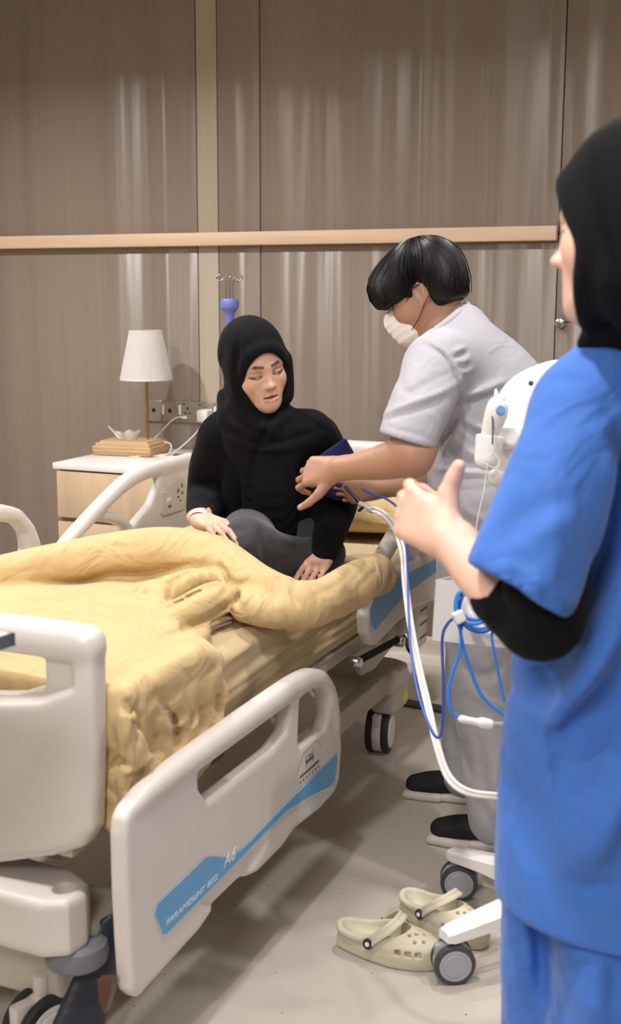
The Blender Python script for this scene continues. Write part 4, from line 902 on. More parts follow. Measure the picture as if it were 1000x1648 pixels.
# face mask with pleats and dark ear loops
ms = Sdf(); ms.ell(Ln(0, .052, -.058), (.068, .070, .062), Rn); ms.add(p_ell(Ln(0, .048, -.058), (.0665, .0695, .0700), Rn), .003, 's')
ms = Sdf(); ms.ell(Ln(0, .060, -.052), (.062, .056, .060), Rn); ms.ell(Ln(0, .095, -.028), (.018, .022, .022), Rn, .03); ms.ell(Ln(0, .05, -.085), (.048, .042, .030), Rn, .03)
ms.box(Ln(0, -.04, -.05), (.12, .085, .2), Rn, .003, .006, 's'); ms.box(Ln(0, .06, .09), (.12, .1, .095), Rn, .003, .006, 's')
for z in (-.035, -.052, -.070): ms.fold([Ln(-.07, .05, z), Ln(0, .13, z-.004), Ln(.07, .05, z)], .0045, -.005, n=Rn @ Vector((0, 0, 1)), reach=.001)
for z in (-.030, -.047, -.065, -.084): ms.fold([Ln(.055, .06, z), Ln(0.02, .115, z-.004), Ln(-.02, .115, z-.004), Ln(-.055, .06, z)], .004, .003, reach=.08)
mk = ms.mesh('face_mask', .0032, mat('mask_white', (240, 236, 232), .85), nu, 1)
for q in (-1, 1):
    tube('ear_loop', [Ln(q*.060, .052, -.022), Ln(q*.072, .02, -.0), Ln(q*.080, -.012, .024), Ln(q*.083, -.032, .01)], .0011, BLACKP, mk, 6)
    tube('ear_loop', [Ln(q*.064, .050, -.076), Ln(q*.078, .018, -.058), Ln(q*.086, -.008, -.036), Ln(q*.088, -.030, -.02)], .0012, BLACKP, mk, 6)
for q in (-1,1): tube('glasses_temple', [Ln(q*.072, .055, .004), Ln(q*.079, .02, .012), Ln(q*.080, -.018, .014)], .0018, BLACKP, nu, 6)

# ---- the nurse in blue scrubs, nearest, seen from behind her arm
bn = empty('person', (-.05, 1.72, 0), 'person in blue scrubs and black headscarf pointing, seen from behind on the right', 'person')
base_b = (224, 182, 162); sb_ = []
Rb = frame(C(-.84, -.04, .54), C(-.03, 1, 0)); Ob = Vector((-0.2453, 1.6031, 1.5898))
S = Sdf(); Lb = head(S, Ob, Rb, 1.0, sb_, ears=False); S.cap(Lb(0, -.03, -.04), (-0.2571, 1.7110, 1.4315), .055, .06, .02)
A = Sdf(); A.chain([(-0.3011, 1.6075, 1.3368), (-0.3166, 1.5421, 1.2050), (-0.3229, 1.5097, 1.1084)], [.03, .03, .030], .02, 4); A.chain([(-0.3270, 1.5162, 1.0940), (-0.3902, 1.5481, 1.1136), (-0.4721, 1.6107, 1.1613)], [.030, .038, .030], .02, 4)
hand(A, (-0.4809, 1.6186, 1.1645), C(-.62, .42, .62), C(-.62, .10, -.78), C(.04, .99, .1), [(.7, 1.15, .8), (.75, 1.2, .8), (.8, 1.2, .8), (.85, 1.2, .8)], [(.45, .0, .85), (.10, .05, .95), (-.05, .10, 1)], 1.02, sb_, spread=.02, k=.006, ts=(.70, 1.22))
Tb = Sdf(); Tb.chain([(-0.2559, 1.7395, 1.4047), (-0.2422, 1.7513, 1.2641), (-0.2358, 1.7225, 1.0443), (-0.2389, 1.6994, 0.8181)], [.05, .06, .06, .07], .03, 3)
for hx, kx, ay in (((920,1350,1.84), (890,1640,1.87), .07), ((1040,1350,1.70), (1030,1640,1.70), .07)):
    a_, b2 = (at(*hx)), (at(*kx)); c2 = Vector((b2.x, b2.y, .1)); Tb.chain([a_, b2, c2], [.07, .06, .035], .02, 3)
A2 = Sdf(); A2.chain([(-0.1795, 1.8985, 1.3150), (-0.1521, 1.9371, 1.1683), (-0.1423, 1.9069, 1.0480)], [.03, .03, .032], .02, 4); A2.chain([(-0.1420, 1.9061, 1.0433), (-0.1793, 1.9605, 0.9501), (-0.2254, 2.0138, 0.8712)], [.036, .034, .027], .02, 4)
hand(A2, (-0.2285, 2.0169, 0.8655), C(-.50, -.45, .74), C(.6, .1, .5), C(.1, .9, .45), [(.3, .5, .3)]*4, [(.7, -.2, .5), (.9, -.2, .2), (.9, -.2, .1)], .98, sb_, spread=.03)
body_mesh('body', [(S, .003), (A, .0036), (A2, .0045), (Tb, .014)], paint(base_b, sb_), bn)
U = Sdf()      # black undersleeve
U.chain([(-0.3161, 1.5409, 1.1971), (-0.3184, 1.5154, 1.1281), (-0.3226, 1.5117, 1.0898), (-0.3565, 1.5367, 1.0943), (-0.3832, 1.5549, 1.1043)], [.052, .056, .055, .051, .048], .02, 5)
U.box(Vector((-0.4190, 1.5692, 1.1147))+C(-.72, .6, .35)*.08, (.2, .08, .2), frame(C(-.72, .6, .35), (0, 0, 1)), .002, .004, 's')
U.fold([(-0.3793, 1.4711, 1.0912), (-0.3436, 1.4887, 1.1030), (-0.3158, 1.5044, 1.1227)], .02, -.008); U.fold([(-0.3731, 1.4768, 1.1068), (-0.3337, 1.4861, 1.0678)], .02, -.006)
U2_ = Sdf(); U2_.chain([(-0.1504, 1.9287, 1.1211), (-0.1402, 1.9069, 1.0433), (-0.1643, 1.9305, 0.9903)], [.048, .050, .045], .02, 4); U2_.mesh('undersleeve', .007, BLACKF, bn, 1)
U.mesh('undersleeve', .0055, BLACKF, bn, 1)
G = Sdf()
G.chain([(-0.2908, 1.6247, 1.3456), (-0.3074, 1.5792, 1.2903), (-0.3261, 1.5350, 1.2178), (-0.3529, 1.4862, 1.1108)], [.074, .073, .074, .079], .03, 5)
e1 = C(.864, -.503, 0); e2 = C(-.503, -.864, .0); Rg = frame(e1.cross(e2), e2)
G.box(Vector((-0.3498, 1.4909, 1.1281))+e2*.15, (.25, .25, .15), Rg, .002, .006, 's')
G.cap((-0.3497, 1.4906, 1.1265), (-0.3582, 1.4824, 1.1030), .054, .058, .004, 's')
G.chain([(-0.1902, 1.8766, 1.3397), (-0.1626, 1.9202, 1.2185), (-0.1472, 1.9264, 1.1022)], [.074, .074, .078], .03, 4)
G.chain([(-0.2316, 1.6917, 1.3893), (-0.2368, 1.7153, 1.2950), (-0.2434, 1.7148, 1.1359), (-0.2392, 1.7041, 0.9569), (-0.2343, 1.6826, 0.7781), (-0.2257, 1.6657, 0.6149)], [.085, .130, .158, .166, .180, .182], .014, 4, flat=(C(.45, 0, .9), .85))
G.cap((-0.2937, 1.6301, 1.3517), (-0.2406, 1.6913, 1.4075), .070, .080, .04); G.cap((-0.1922, 1.8766, 1.3442), (-0.2390, 1.7123, 1.3980), .075, .078, .04)
G.chain([(-0.2188, 1.6146, 1.1917), (-0.2333, 1.5769, 1.1145), (-0.2705, 1.5596, 1.0218), (-0.3092, 1.5644, 0.9328)], [.012, .030, .026, .004], .045, 4); G.chain([(-0.2041, 1.5891, 0.9703), (-0.2158, 1.5580, 0.8927), (-0.2416, 1.5415, 0.8075), (-0.2689, 1.5492, 0.7366)], [.008, .030, .026, .004], .05, 4)
G.box(Vector((-0.2258, 1.6704, 0.6396))-Vector((0, 0, .2)), (.5, .5, .2), frame((0, 1, 0), (0, 0, 1)), .002, .008, 's')
G.add(p_cap(Lb(0, -.03, -.05), (-0.2366, 1.6783, 1.4455), .060, .064), .01, 's')
for L_, w, am in (
    ([(880,612), (930,630), (985,700), (1000,760)], .006, -.005), ([(955,690), (985,740), (990,800), (975,880), (950,980)], .016, -.022), ([(940,680), (965,730), (968,790)], .014, .010),
    ([(840,760), (815,850), (800,930)], .02, -.010), ([(800,870), (850,820), (900,800)], .016, -.008), ([(790,900), (840,850), (880,835)], .014, .008), ([(880,760), (870,870), (850,960)], .02, .008),
    ([(905,960), (955,860), (990,760)], .014, .006), ([(775,905), (850,950), (910,990)], .004, -.004), ([(790,895), (800,925)], .008, .006), ([(830,915), (840,950)], .008, .006), ([(868,935), (876,970)], .008, .006),
    ([(890,1040), (905,1100), (885,1160)], .02, -.018), ([(985,1000), (940,1090), (885,1160)], .016, .020), ([(1000,1080), (950,1180), (915,1300)], .03, -.022), ([(1000,1250), (970,1320), (935,1400)], .02, .020),
    ([(885,1160), (900,1280), (912,1400)], .006, .005), ([(893,1160), (908,1290), (918,1400)], .005, -.004), ([(830,1100), (845,1130), (870,1145)], .008, -.008), ([(860,1250), (862,1350), (880,1430)], .02, -.010), ([(820,1150), (812,1250), (815,1350)], .02, .006),
    ([(912,1420), (960,1430), (1000,1420)], .01, -.008), ([(935,880), (945,960), (900,1060)], .02, -.012)):
    G.fold([(at(x, y, 1.6)) for x, y in L_], w, am, reach=.16)
for k in range(14): G.fold([(at(886+k*2, 1170+k*17, 1.6)), (at(903+k*2, 1174+k*17, 1.6))], .003, .0025, reach=.16)
G.mesh('scrub_top', .006, SCRUB, bn, 1)
K = Sdf(); K.ell((-0.2475, 1.6922, 0.7431), (.155, .15, .12), None)
a_, b2 = Vector((-0.3160, 1.7355, 0.6620)), Vector((-0.3226, 1.7156, 0.4028)); K.chain([a_, b2, Vector((b2.x, b2.y, .06))], [.095, .082, .075], .05, 4)
a_, b2 = Vector((-0.2184, 1.6554, 0.7169)), Vector((-0.2100, 1.6153, 0.4911)); K.chain([a_, b2, Vector((b2.x, b2.y, .06))], [.115, .105, .08], .05, 4)
for L_, w, am in (([(880,1455), (892,1560), (900,1660)], .014, -.018), ([(945,1500), (935,1580), (930,1660)], .02, .014), ([(850,1460), (858,1560), (850,1660)], .02, .008), ([(975,1480), (965,1580)], .02, -.012)):
    K.fold([(at(x, y, 1.7)) for x, y in L_], w, am, reach=.2)
K.mesh('scrub_trousers', .0075, SCRUB, bn, 1)
for q in (Vector((-0.3226, 1.7156, 0.4028)), Vector((-0.2100, 1.6153, 0.4911))): shoe((q.x-.16, q.y+.10, 0), (.85, -.5, 0), bn)
HB = Sdf(); HB.ell(Lb(0, -.022, .038), (.096, .111, .099), Rb); HB.ell(Lb(0, -.022, -.03), (.094, .088, .092), Rb, .04)
HB.ell(Lb(0, -.015, -.080), (.078, .070, .05), Rb, .04); HB.cap(Lb(0, -.06, -.06), (-0.2296, 1.6976, 1.4158), .058, .060, .04)
HB.chain(ring(Lb, .000), .0105, .02, 3)
HB.add(p_cap(Lb(0, .050, -.026), Lb(0, .28, -.026), .090, .090, (Rb @ Vector((1, 0, 0)), .72)), .006, 's')
HB.chain([(-0.2960, 1.6303, 1.4435), (-0.2729, 1.6221, 1.4642), (-0.2394, 1.6603, 1.4728)], [.014, .026, .034], .02, 4); HB.chain([(-0.3061, 1.6248, 1.4370), (-0.2837, 1.6196, 1.4465), (-0.2571, 1.6263, 1.4507)], [.005, .013, .02], .02, 4)
for L_, w, am in (([(925,290), (935,380), (960,470), (1000,520)], .010, -.008), ([(950,260), (965,360), (990,450)], .012, .008), ([(960,535), (990,515), (1000,505)], .006, -.006), ([(975,250), (985,340), (1000,420)], .012, -.007)):
    HB.fold([(at(x, y, 1.6)) for x, y in L_], w, am, reach=.14)
HB.mesh('headscarf', .0045, HIJAB, bn, 1)

# ------------------------------------------------------------------ the duvet thrown back over the foot half
D = Sdf()
D.add(p_plate([(-2.10, 1.805), (-1.165, 1.805), (-1.15, 1.95), (-1.15, 2.07), (-1.175, 2.16), (-1.27, 2.21), (-1.36, 2.32), (-1.46, 2.52), (-1.62, 2.72), (-2.12, 2.72)], 2, .742, .030, .028))
# soft swell of the top
D.ell((-1.62, 2.15, .745), (.42, .36, .055), None, .08); D.ell((-1.45, 2.30, .750), (.20, .14, .045), None, .05)
# side that hangs over the mattress
D.add(p_plate([(1.80, .515), (1.80, .79), (1.95, .795), (2.09, .79), (2.165, .74), (2.175, .64), (2.15, .56), (2.12, .535), (2.02, .525), (1.93, .55), (1.90, .515)], 0, -1.160, .024, .02), .075)
D.chain([(-1.158, 1.84, .60), (-1.145, 1.95, .575), (-1.142, 2.04, .575), (-1.15, 2.12, .59)], [.03, .03, .03, .024], .06, 4)
# the long thick roll that crosses the bed
A1 = [(-1.9656, 2.3518, 0.8000), (-1.8819, 2.4402, 0.8050), (-1.7954, 2.5317, 0.8150), (-1.6964, 2.6403, 0.8250), (-1.5708, 2.7132, 0.8300), (-1.4246, 2.6969, 0.8150), (-1.2742, 2.5890, 0.7950), (-1.1796, 2.5828, 0.7750), (-1.1171, 2.6662, 0.7620), (-1.0986, 2.8592, 0.7620), (-1.0994, 3.0200, 0.7680)]
D.chain(A1, [.040, .054, .060, .066, .074, .078, .074, .064, .056, .058, .048], .012, 5)
D.chain([(-1.8022, 2.9539, 0.7900), (-1.6873, 2.9859, 0.7900), (-1.5413, 2.9183, 0.7800)], [.045, .05, .045], .05, 4)
D.chain([(-1.2270, 2.4760, 0.7800), (-1.1670, 2.5025, 0.7650), (-1.1183, 2.6111, 0.7500)], [.036, .036, .030], .045, 4)
D.chain([(-1.1143, 2.9839, 0.7450), (-1.0950, 3.0386, 0.7350), (-1.1120, 3.1366, 0.7300)], [.045, .04, .03], .02, 4)
D.cap((-1.1295, 3.1324, 0.7650), (-1.0777, 3.0402, 0.7450), .030, .026, .02)
# tucked folds below the roll
def fld(P, r, k=.008): D.chain(P, r, k, 5)
fld([(-1.3236, 2.2753, 0.7820), (-1.3023, 2.3279, 0.7900), (-1.3001, 2.4436, 0.7950), (-1.2967, 2.5529, 0.7900)], [.040, .044, .044, .036])
fld([(-1.4412, 2.4417, 0.7900), (-1.4328, 2.5171, 0.8000), (-1.4123, 2.5968, 0.8050), (-1.3830, 2.6339, 0.7950)], [.040, .042, .040, .030])
fld([(-1.5839, 2.3777, 0.7550), (-1.5486, 2.4747, 0.7620), (-1.5225, 2.5495, 0.7680), (-1.4801, 2.5684, 0.7680)], [.026, .034, .036, .030], .02)
fld([(-1.4738, 2.5059, 0.7750), (-1.4068, 2.3735, 0.7750), (-1.3284, 2.2614, 0.7750), (-1.2568, 2.2040, 0.7700)], [.03, .034, .032, .026], .015)
fld([(-1.2654, 2.2191, 0.7650), (-1.2139, 2.2169, 0.7550), (-1.1555, 2.1826, 0.7400)], [.026, .024, .022], .015)
D.ell((-1.4364, 2.5845, 0.7480), (.10, .13, .030), None, .01); D.ell((-1.5734, 2.6889, 0.7480), (.09, .10, .035), None, .01)
# hanging ridges on the near side
fld([(-1.1720, 2.0926, 0.7805), (-1.1520, 2.1346, 0.7393), (-1.1440, 2.1791, 0.6811), (-1.1400, 2.1642, 0.6110), (-1.1380, 2.1088, 0.5445)], [.016, .017, .017, .016, .015], .008)
fld([(-1.1680, 2.0440, 0.7646), (-1.1500, 2.0512, 0.7258), (-1.1390, 2.0607, 0.6720), (-1.1340, 2.0295, 0.6241), (-1.1340, 1.9679, 0.5839), (-1.1340, 1.9146, 0.5759)], [.010, .014, .017, .018, .017, .012], .006)
fld([(-1.1460, 1.8739, 0.6701), (-1.1420, 1.8864, 0.6947), (-1.1380, 1.9167, 0.7001), (-1.1340, 1.9588, 0.6740), (-1.1340, 2.0106, 0.6721)], [.007, .011, .014, .014, .009], .006)
fld([(-1.1720, 1.9794, 0.7574), (-1.1540, 1.9736, 0.7235), (-1.1420, 1.9469, 0.6920)], [.009, .011, .010], .012)
# smooth corner flap at the foot
D.add(p_plate([(1.775, .515), (1.775, .76), (1.80, .765), (1.825, .72), (1.855, .66), (1.895, .60), (1.915, .56), (1.88, .53), (1.83, .515)], 0, -1.128, .018, .014), .004)
D.add(p_plate([(-2.10, .52), (-1.16, .52), (-1.13, .56), (-1.135, .74), (-1.17, .79), (-2.1, .79)], 1, 1.812, .014, .012), .02)
D.noise(.002, 7, 8)
D.disp(lambda X, Y, Z: -.0035*np.sin(Y*70+X*20+2.5*np.sin(Z*30))*np.clip((X+1.20)*20, 0, 1)*np.clip((.76-Z)*12, 0, 1))
for L_, w, am in (
    ([(0,948), (70,952), (130,938), (200,936), (275,922), (340,918)], .010, -.016), ([(340,918), (352,938), (372,965), (390,998)], .009, -.014),
    ([(262,935), (258,985), (268,1010)], .006, -.006), ([(262,984), (285,972), (320,955), (352,946)], .0055, -.012), ([(258,946), (290,930), (325,922)], .006, -.010), ([(262,1020), (300,1012), (345,992), (380,970)], .006, -.010), ([(270,1015), (300,1005), (345,985), (385,965)], .007, -.006),
    ([(325,922), (345,925), (360,945), (350,965)], .007, -.010), ([(352,940), (375,948), (395,942)], .007, -.009), ([(352,930), (362,915), (352,905)], .007, -.006),
    ([(120,950), (160,1040), (150,1120)], .016, .004), ([(200,1030), (230,1090), (245,1140)], .010, -.005), ([(245,1050), (268,1100), (272,1150)], .006, -.009),
    ([(288,1072), (303,1100), (309,1130), (308,1160)], .0045, -.013), ([(307,1160), (290,1200), (270,1240)], .006, -.010), ([(225,1195), (235,1165), (252,1150), (266,1163)], .006, -.012), ([(262,1165), (262,1120)], .005, -.006),
    ([(280,1045), (288,1070), (282,1095)], .006, -.006), ([(278,1100), (286,1130), (280,1155)], .006, -.008), ([(330,1080), (340,1130), (335,1180)], .006, -.006),
    ([(357,1080), (353,1150), (330,1230)], .003, -.004),
    ([(60,930), (150,915), (240,905)], .018, .004), ([(360,880), (400,915), (450,945)], .012, -.004), ([(420,925), (440,960), (435,985)], .010, -.006), ([(465,955), (480,985)], .006, -.008), ([(470,960), (478,940), (510,935)], .008, -.006),
    ([(560,960), (600,930), (612,900)], .008, -.005), ([(585,965), (605,945), (625,935)], .008, -.007), ([(520,945), (560,925), (600,905)], .010, .005), ([(500,970), (545,955), (590,925)], .008, -.004),
    ([(300,870), (345,885), (380,915)], .014, .005), ([(100,1000), (140,1020), (200,1010)], .02, -.004), ([(30,990), (60,1040)], .02, .004), ([(205,945), (195,975), (205,1005)], .008, -.006), ([(215,940), (222,970), (215,1000)], .008, .005)):
    D.fold([at(x, y, 2.7) for x, y in L_], w, am, reach=.6)
D.add(p_box((-1.027, 2.2, .50), (.10, 1.0, .145), None, .004), .008, 's')
D.add(p_box((-1.62, 2.9, .60), (.42, 1.12, .128), None, .03), .006, 's')
tag(D.mesh('duvet', .0056, DUVET, None, 1), 'rumpled pale yellow duvet thrown back over the foot half of the bed', 'duvet')

# ------------------------------------------------------------------ vital-signs trolley
TX, TY = -.475, 2.655
tr = empty('monitor_trolley', (TX, TY, 0), 'white vital-signs monitor on a five-legged castor stand behind the blue scrubs', 'medical trolley')
for k in range(5):
    a = math.radians(230.4)-k*2*math.pi/5; c, s_ = math.cos(a), math.sin(a); Rl = Matrix(((c, -s_, 0), (s_, c, 0), (0, 0, 1)))
    q = lambda r, z, o=0: Vector((TX+r*c-o*s_, TY+r*s_+o*c, z))
    bm = bmesh.new(); ring = []
    for r_, hw, zb, zt in ((.03, .042, .10, .165), (.12, .038, .105, .158), (.24, .031, .108, .142), (.335, .024, .100, .128), (.352, .018, .102, .124)):
        ring.append([bm.verts.new(v) for v in (q(r_, zb, -hw), q(r_, zb, hw), q(r_, zt-.006, hw), q(r_, zt, hw*.72), q(r_, zt, -hw*.72), q(r_, zt-.006, -hw))])
    for u_, v_ in zip(ring, ring[1:]):
        for i in range(6): bm.faces.new((u_[i], u_[(i+1) % 6], v_[(i+1) % 6], v_[i]))
    bm.faces.new(ring[0][::-1]); bm.faces.new(ring[-1]); bobj('base_leg', bm, WHITE, tr, 35)
    castor(q(.325, .047), .047, .052, tr, a+(.35, -.9, .8, 1.4, .2)[k] if k else a+1.2, tread=mat('castor_tread', (66, 66, 72), .5), hub=LGREY)
lathe('hub', [(0, .12), (.07, .125), (.075, .15), (.06, .19), (.03, .21), (0, .21)], (TX, TY, 0), WHITE, tr)
tube('column', [(TX, TY, .18), (TX, TY, 1.15)], .02, WHITE, tr, sm=False, seg=20)
m = Sdf(); Rm = frame(C(-.3, .1, -.95), (0, 0, 1)); mc = Vector((-0.5241, 2.5922, 1.2085))
m.ell(mc, (.155, .075, .165), Rm); m.box(mc+Vector((0, 0, -.02)), (.125, .06, .13), Rm, .05, .05); m.ell(mc+C(-1, .1, 0)*.07+C(0, -1, 0)*.05, (.08, .06, .09), Rm, .04)
m.fold([(-0.6244, 2.4322, 1.1751), (-0.5960, 2.4627, 1.2699), (-0.5263, 2.5049, 1.3332)], .006, .003)
m.mesh('monitor_housing', .006, WHITE, tr, 1)
box('screen', mc-Rm @ Vector((0, .078, 0)), (.10, .003, .08), mat('phone_glass', (12, 13, 18), .1), tr, R=Rm, bev=.001)
lathe('vent_hole', [(0, .004), (.0045, .004), (.0055, 0)], (-0.5716, 2.4892, 1.3239), BLACKP, tr, R=frame(C(0, 1, 0), C(-.3, .2, -1)))
hd = Sdf(); ax_ = Vector((-0.6421, 2.4278, 1.1915)); 
hd.cap((-0.6400, 2.4326, 1.2117), (-0.6441, 2.4230, 1.1713), .030, .025); hd.cap((-0.6403, 2.4364, 1.2319), (-0.6406, 2.4308, 1.2041), .019, .019, .004, 's')
hd.box(ax_+C(.12, 1, 0)*.068, (.06, .06, .04), frame(C(0, 0, 1), C(.12, 1, 0)), .002, .003, 's')
hd.box((-0.6132, 2.4876, 1.2085), (.035, .02, .022), Rm, .006, .006)
hd.mesh('thermometer_holder', .003, WHITE, tr)
kb = Sdf(); kb.cap((-0.6338, 2.4739, 1.1261), (-0.5715, 2.5514, 1.1033), .02, .03); kb.mesh('shelf_bracket', .005, WHITE, tr)
# light grey accessory bin with a bent white handle
bc0 = Vector((-0.6275, 2.3908, 0.8544)); Rk = frame(C(-.35, 0, -.93), (0, 0, 1)); bm = bmesh.new()
for sx, sy, hx, hy in ((0, -.055, .095, .0025), (0, .055, .095, .0025), (-.0925, 0, .0025, .055), (.0925, 0, .0025, .055)): add_box(bm, bc0+Rk @ Vector((sx, sy, 0)), (hx, hy, .062), Rk, .001, 1)
add_box(bm, bc0+Rk @ Vector((0, 0, -.06)), (.095, .055, .0025), Rk, .001, 1)
bobj('accessory_bin', bm, mat('bin_grey', (196, 194, 192), .45), tr, 40)
tube('bin_handle', [(-0.6494, 2.3041, 0.9117), (-0.6337, 2.2931, 0.8773), (-0.6082, 2.2871, 0.8470), (-0.5782, 2.2962, 0.8275), (-0.5363, 2.3333, 0.8123), (-0.4958, 2.3756, 0.8267)], .0085, WHITE, tr, 10)
# ear thermometer in its holder
th = empty('ear_thermometer', ax_, 'white ear thermometer with a round blue button in its holder on the trolley', 'thermometer')
s = Sdf(); s.chain([(-0.6414, 2.4244, 1.2009), (-0.6334, 2.4243, 1.2398), (-0.6248, 2.4227, 1.2696), (-0.6245, 2.4250, 1.2808)], [.0165, .021, .0235, .020], .01, 4); s.mesh('thermometer_body', .0025, WHITE, th)
Rt_ = C(-.12, 1, -.1).to_track_quat('Z', 'Y').to_matrix()
lathe('probe_collar', [(0, 0), (.0165, 0), (.0175, .003), (.0165, .006), (.008, .008), (0, .008)], (-0.6250, 2.4262, 1.2883), WHITE, th, R=Rt_)
lathe('probe_tip', [(.007, 0), (.0035, .017), (.0022, .021), (0, .021)], (-0.6266, 2.4267, 1.2946), WHITE, th, R=Rt_)
lathe('blue_button', [(0, .004), (.0085, .004), (.0100, .001), (.0100, -.003)], (-0.6122, 2.4036, 1.2742), mat('button_blue', (104, 156, 206), .4), th, R=C(.15, .15, -1).to_track_quat('Z', 'Y').to_matrix())
tube('lanyard', [(-0.6279, 2.4010, 1.2612), (-0.6247, 2.3942, 1.2367), (-0.6223, 2.3860, 1.2061)], .0018, mat('cord_grey', (80, 78, 80), .5), th, 6)
s1 = [(-0.6223, 2.3860, 1.2061), (-0.6223, 2.3829, 1.1900), (-0.6297, 2.3781, 1.1813), (-0.6368, 2.3766, 1.1722), (-0.6281, 2.3786, 1.1635), (-0.6128, 2.3898, 1.1592), (-0.6091, 2.3939, 1.1716), (-0.6183, 2.3928, 1.1865)]
tube('tether', s1, .0012, WHITE, th, 6); tube('tether', [(-0.6309, 2.3838, 1.1678), (-0.6363, 2.3814, 1.1103), (-0.6457, 2.3784, 1.0586), (-0.6517, 2.3768, 1.0066)], .0012, WHITE, th, 6)

# blue sensor cable coiled on the trolley
CB = mat('cable_blue', (44, 122, 214), .4)
bl = empty('sensor_cable', bc0, 'bright blue sensor cable coiled and tied beside the trolley bin', 'cable')
def cab(P, d, r=.0036, nm='cable_strand', m_=CB): return tube(nm, [at(x, y, d+(z if len(t_) > 2 else 0)) for t_ in P for x, y, z in [tuple(t_)+(0,)*(3-len(t_))]], r, m_, bl, 8, 6)
cab([(752,945), (738,955), (733,975), (737,1000), (742,1020), (740,1050), (728,1085), (722,1115), (727,1145), (742,1156)], 2.38)
cab([(756,950), (745,960), (740,980), (744,1002), (742,1022), (752,1060), (768,1105), (785,1130), (812,1150)], 2.385)
cab([(738,990), (752,1003), (772,1003), (788,992), (798,975)], 2.375); cab([(740,994), (757,1010), (778,1012), (796,1003), (806,990)], 2.38)
cab([(741,985), (755,996), (772,997), (786,985), (790,975)], 2.385); cab([(740,998), (755,1012), (775,1018), (795,1010), (803,998), (792,1020), (798,1060), (806,1100), (812,1130)], 2.39, .0030)
cab([(757,948), (742,952), (736,968), (736,992)], 2.375); cab([(748,948), (736,965), (735,992)], 2.385)
s = Sdf(); s.box((-0.6361, 2.2216, 0.8844), (.011, .008, .012), frame(C(.3, 0, -1), C(-.5, 1, 0)), .003); s.mesh('cable_clip', .002, WHITE, bl)
s = Sdf(); s.cap((-0.6201, 2.2061, 0.6834), (-0.5814, 2.2211, 0.6751), .0095, .0085, flat=(C(0, 1, 0), .8)); s.cap((-0.5837, 2.2203, 0.6763), (-0.5701, 2.2257, 0.6740), .011, .010, .003); s.mesh('connector', .0022, WHITE, bl)
tube('adapter_lead', [(-0.5723, 2.2248, 0.6740), (-0.5577, 2.2360, 0.6711), (-0.5271, 2.2642, 0.6636)], .006, LGREY, bl)
NB = mat('hose_blue', (52, 84, 176), .4)
tag(tube('sensor_lead', [(-1.1904, 3.1443, 0.9694), (-1.1484, 3.1164, 0.9605), (-1.0927, 3.0733, 0.9569), (-1.0436, 3.0252, 0.9423), (-0.9945, 2.9399, 0.9070), (-0.9408, 2.8092, 0.8553), (-0.8956, 2.6839, 0.7930), (-0.8390, 2.5385, 0.7157), (-0.7880, 2.4372, 0.6502), (-0.7314, 2.3433, 0.6111), (-0.6958, 2.2910, 0.6042), (-0.6824, 2.2801, 0.6327), (-0.6782, 2.2676, 0.7298), (-0.6784, 2.2527, 0.8247), (-0.6660, 2.2429, 0.8606), (-0.6459, 2.2335, 0.8816)], .0032, NB, None, 8), 'thin dark blue lead hanging in a deep loop from the hand of the masked person', 'cable')
ah = empty('air_hose', (-1.1614, 3.1033, 0.9214), 'twin white air hose sweeping from the cuff down to the trolley', 'hose')
hp = [(590,818,3.35), (612,824,3.31), (634,846,3.24), (648,885,3.12), (653,940,3.0), (662,1010,2.86), (676,1080,2.78), (690,1140,2.72), (704,1200,2.66), (722,1250,2.62), (752,1274,2.60), (800,1281,2.60), (850,1284,2.62)]
for o in (-3.2, 3.2): tube('hose_tube', [at(x+o*.8, y-o*.75, d) for x, y, d in hp], .0048, mat('hose_white', (226, 222, 218), .45), ah, 10)
tube('hose_joint', [(-1.1816, 3.1076, 0.9316), (-1.1348, 3.0812, 0.9199)], .009, mat('joint_clear', (176, 172, 168), .3), ah, 12, sm=False)
s = Sdf(); s.cap((-1.2046, 3.1333, 0.9436), (-1.1749, 3.1095, 0.9265), .006, .007); s.mesh('hose_end', .0025, BLACKP, ah)

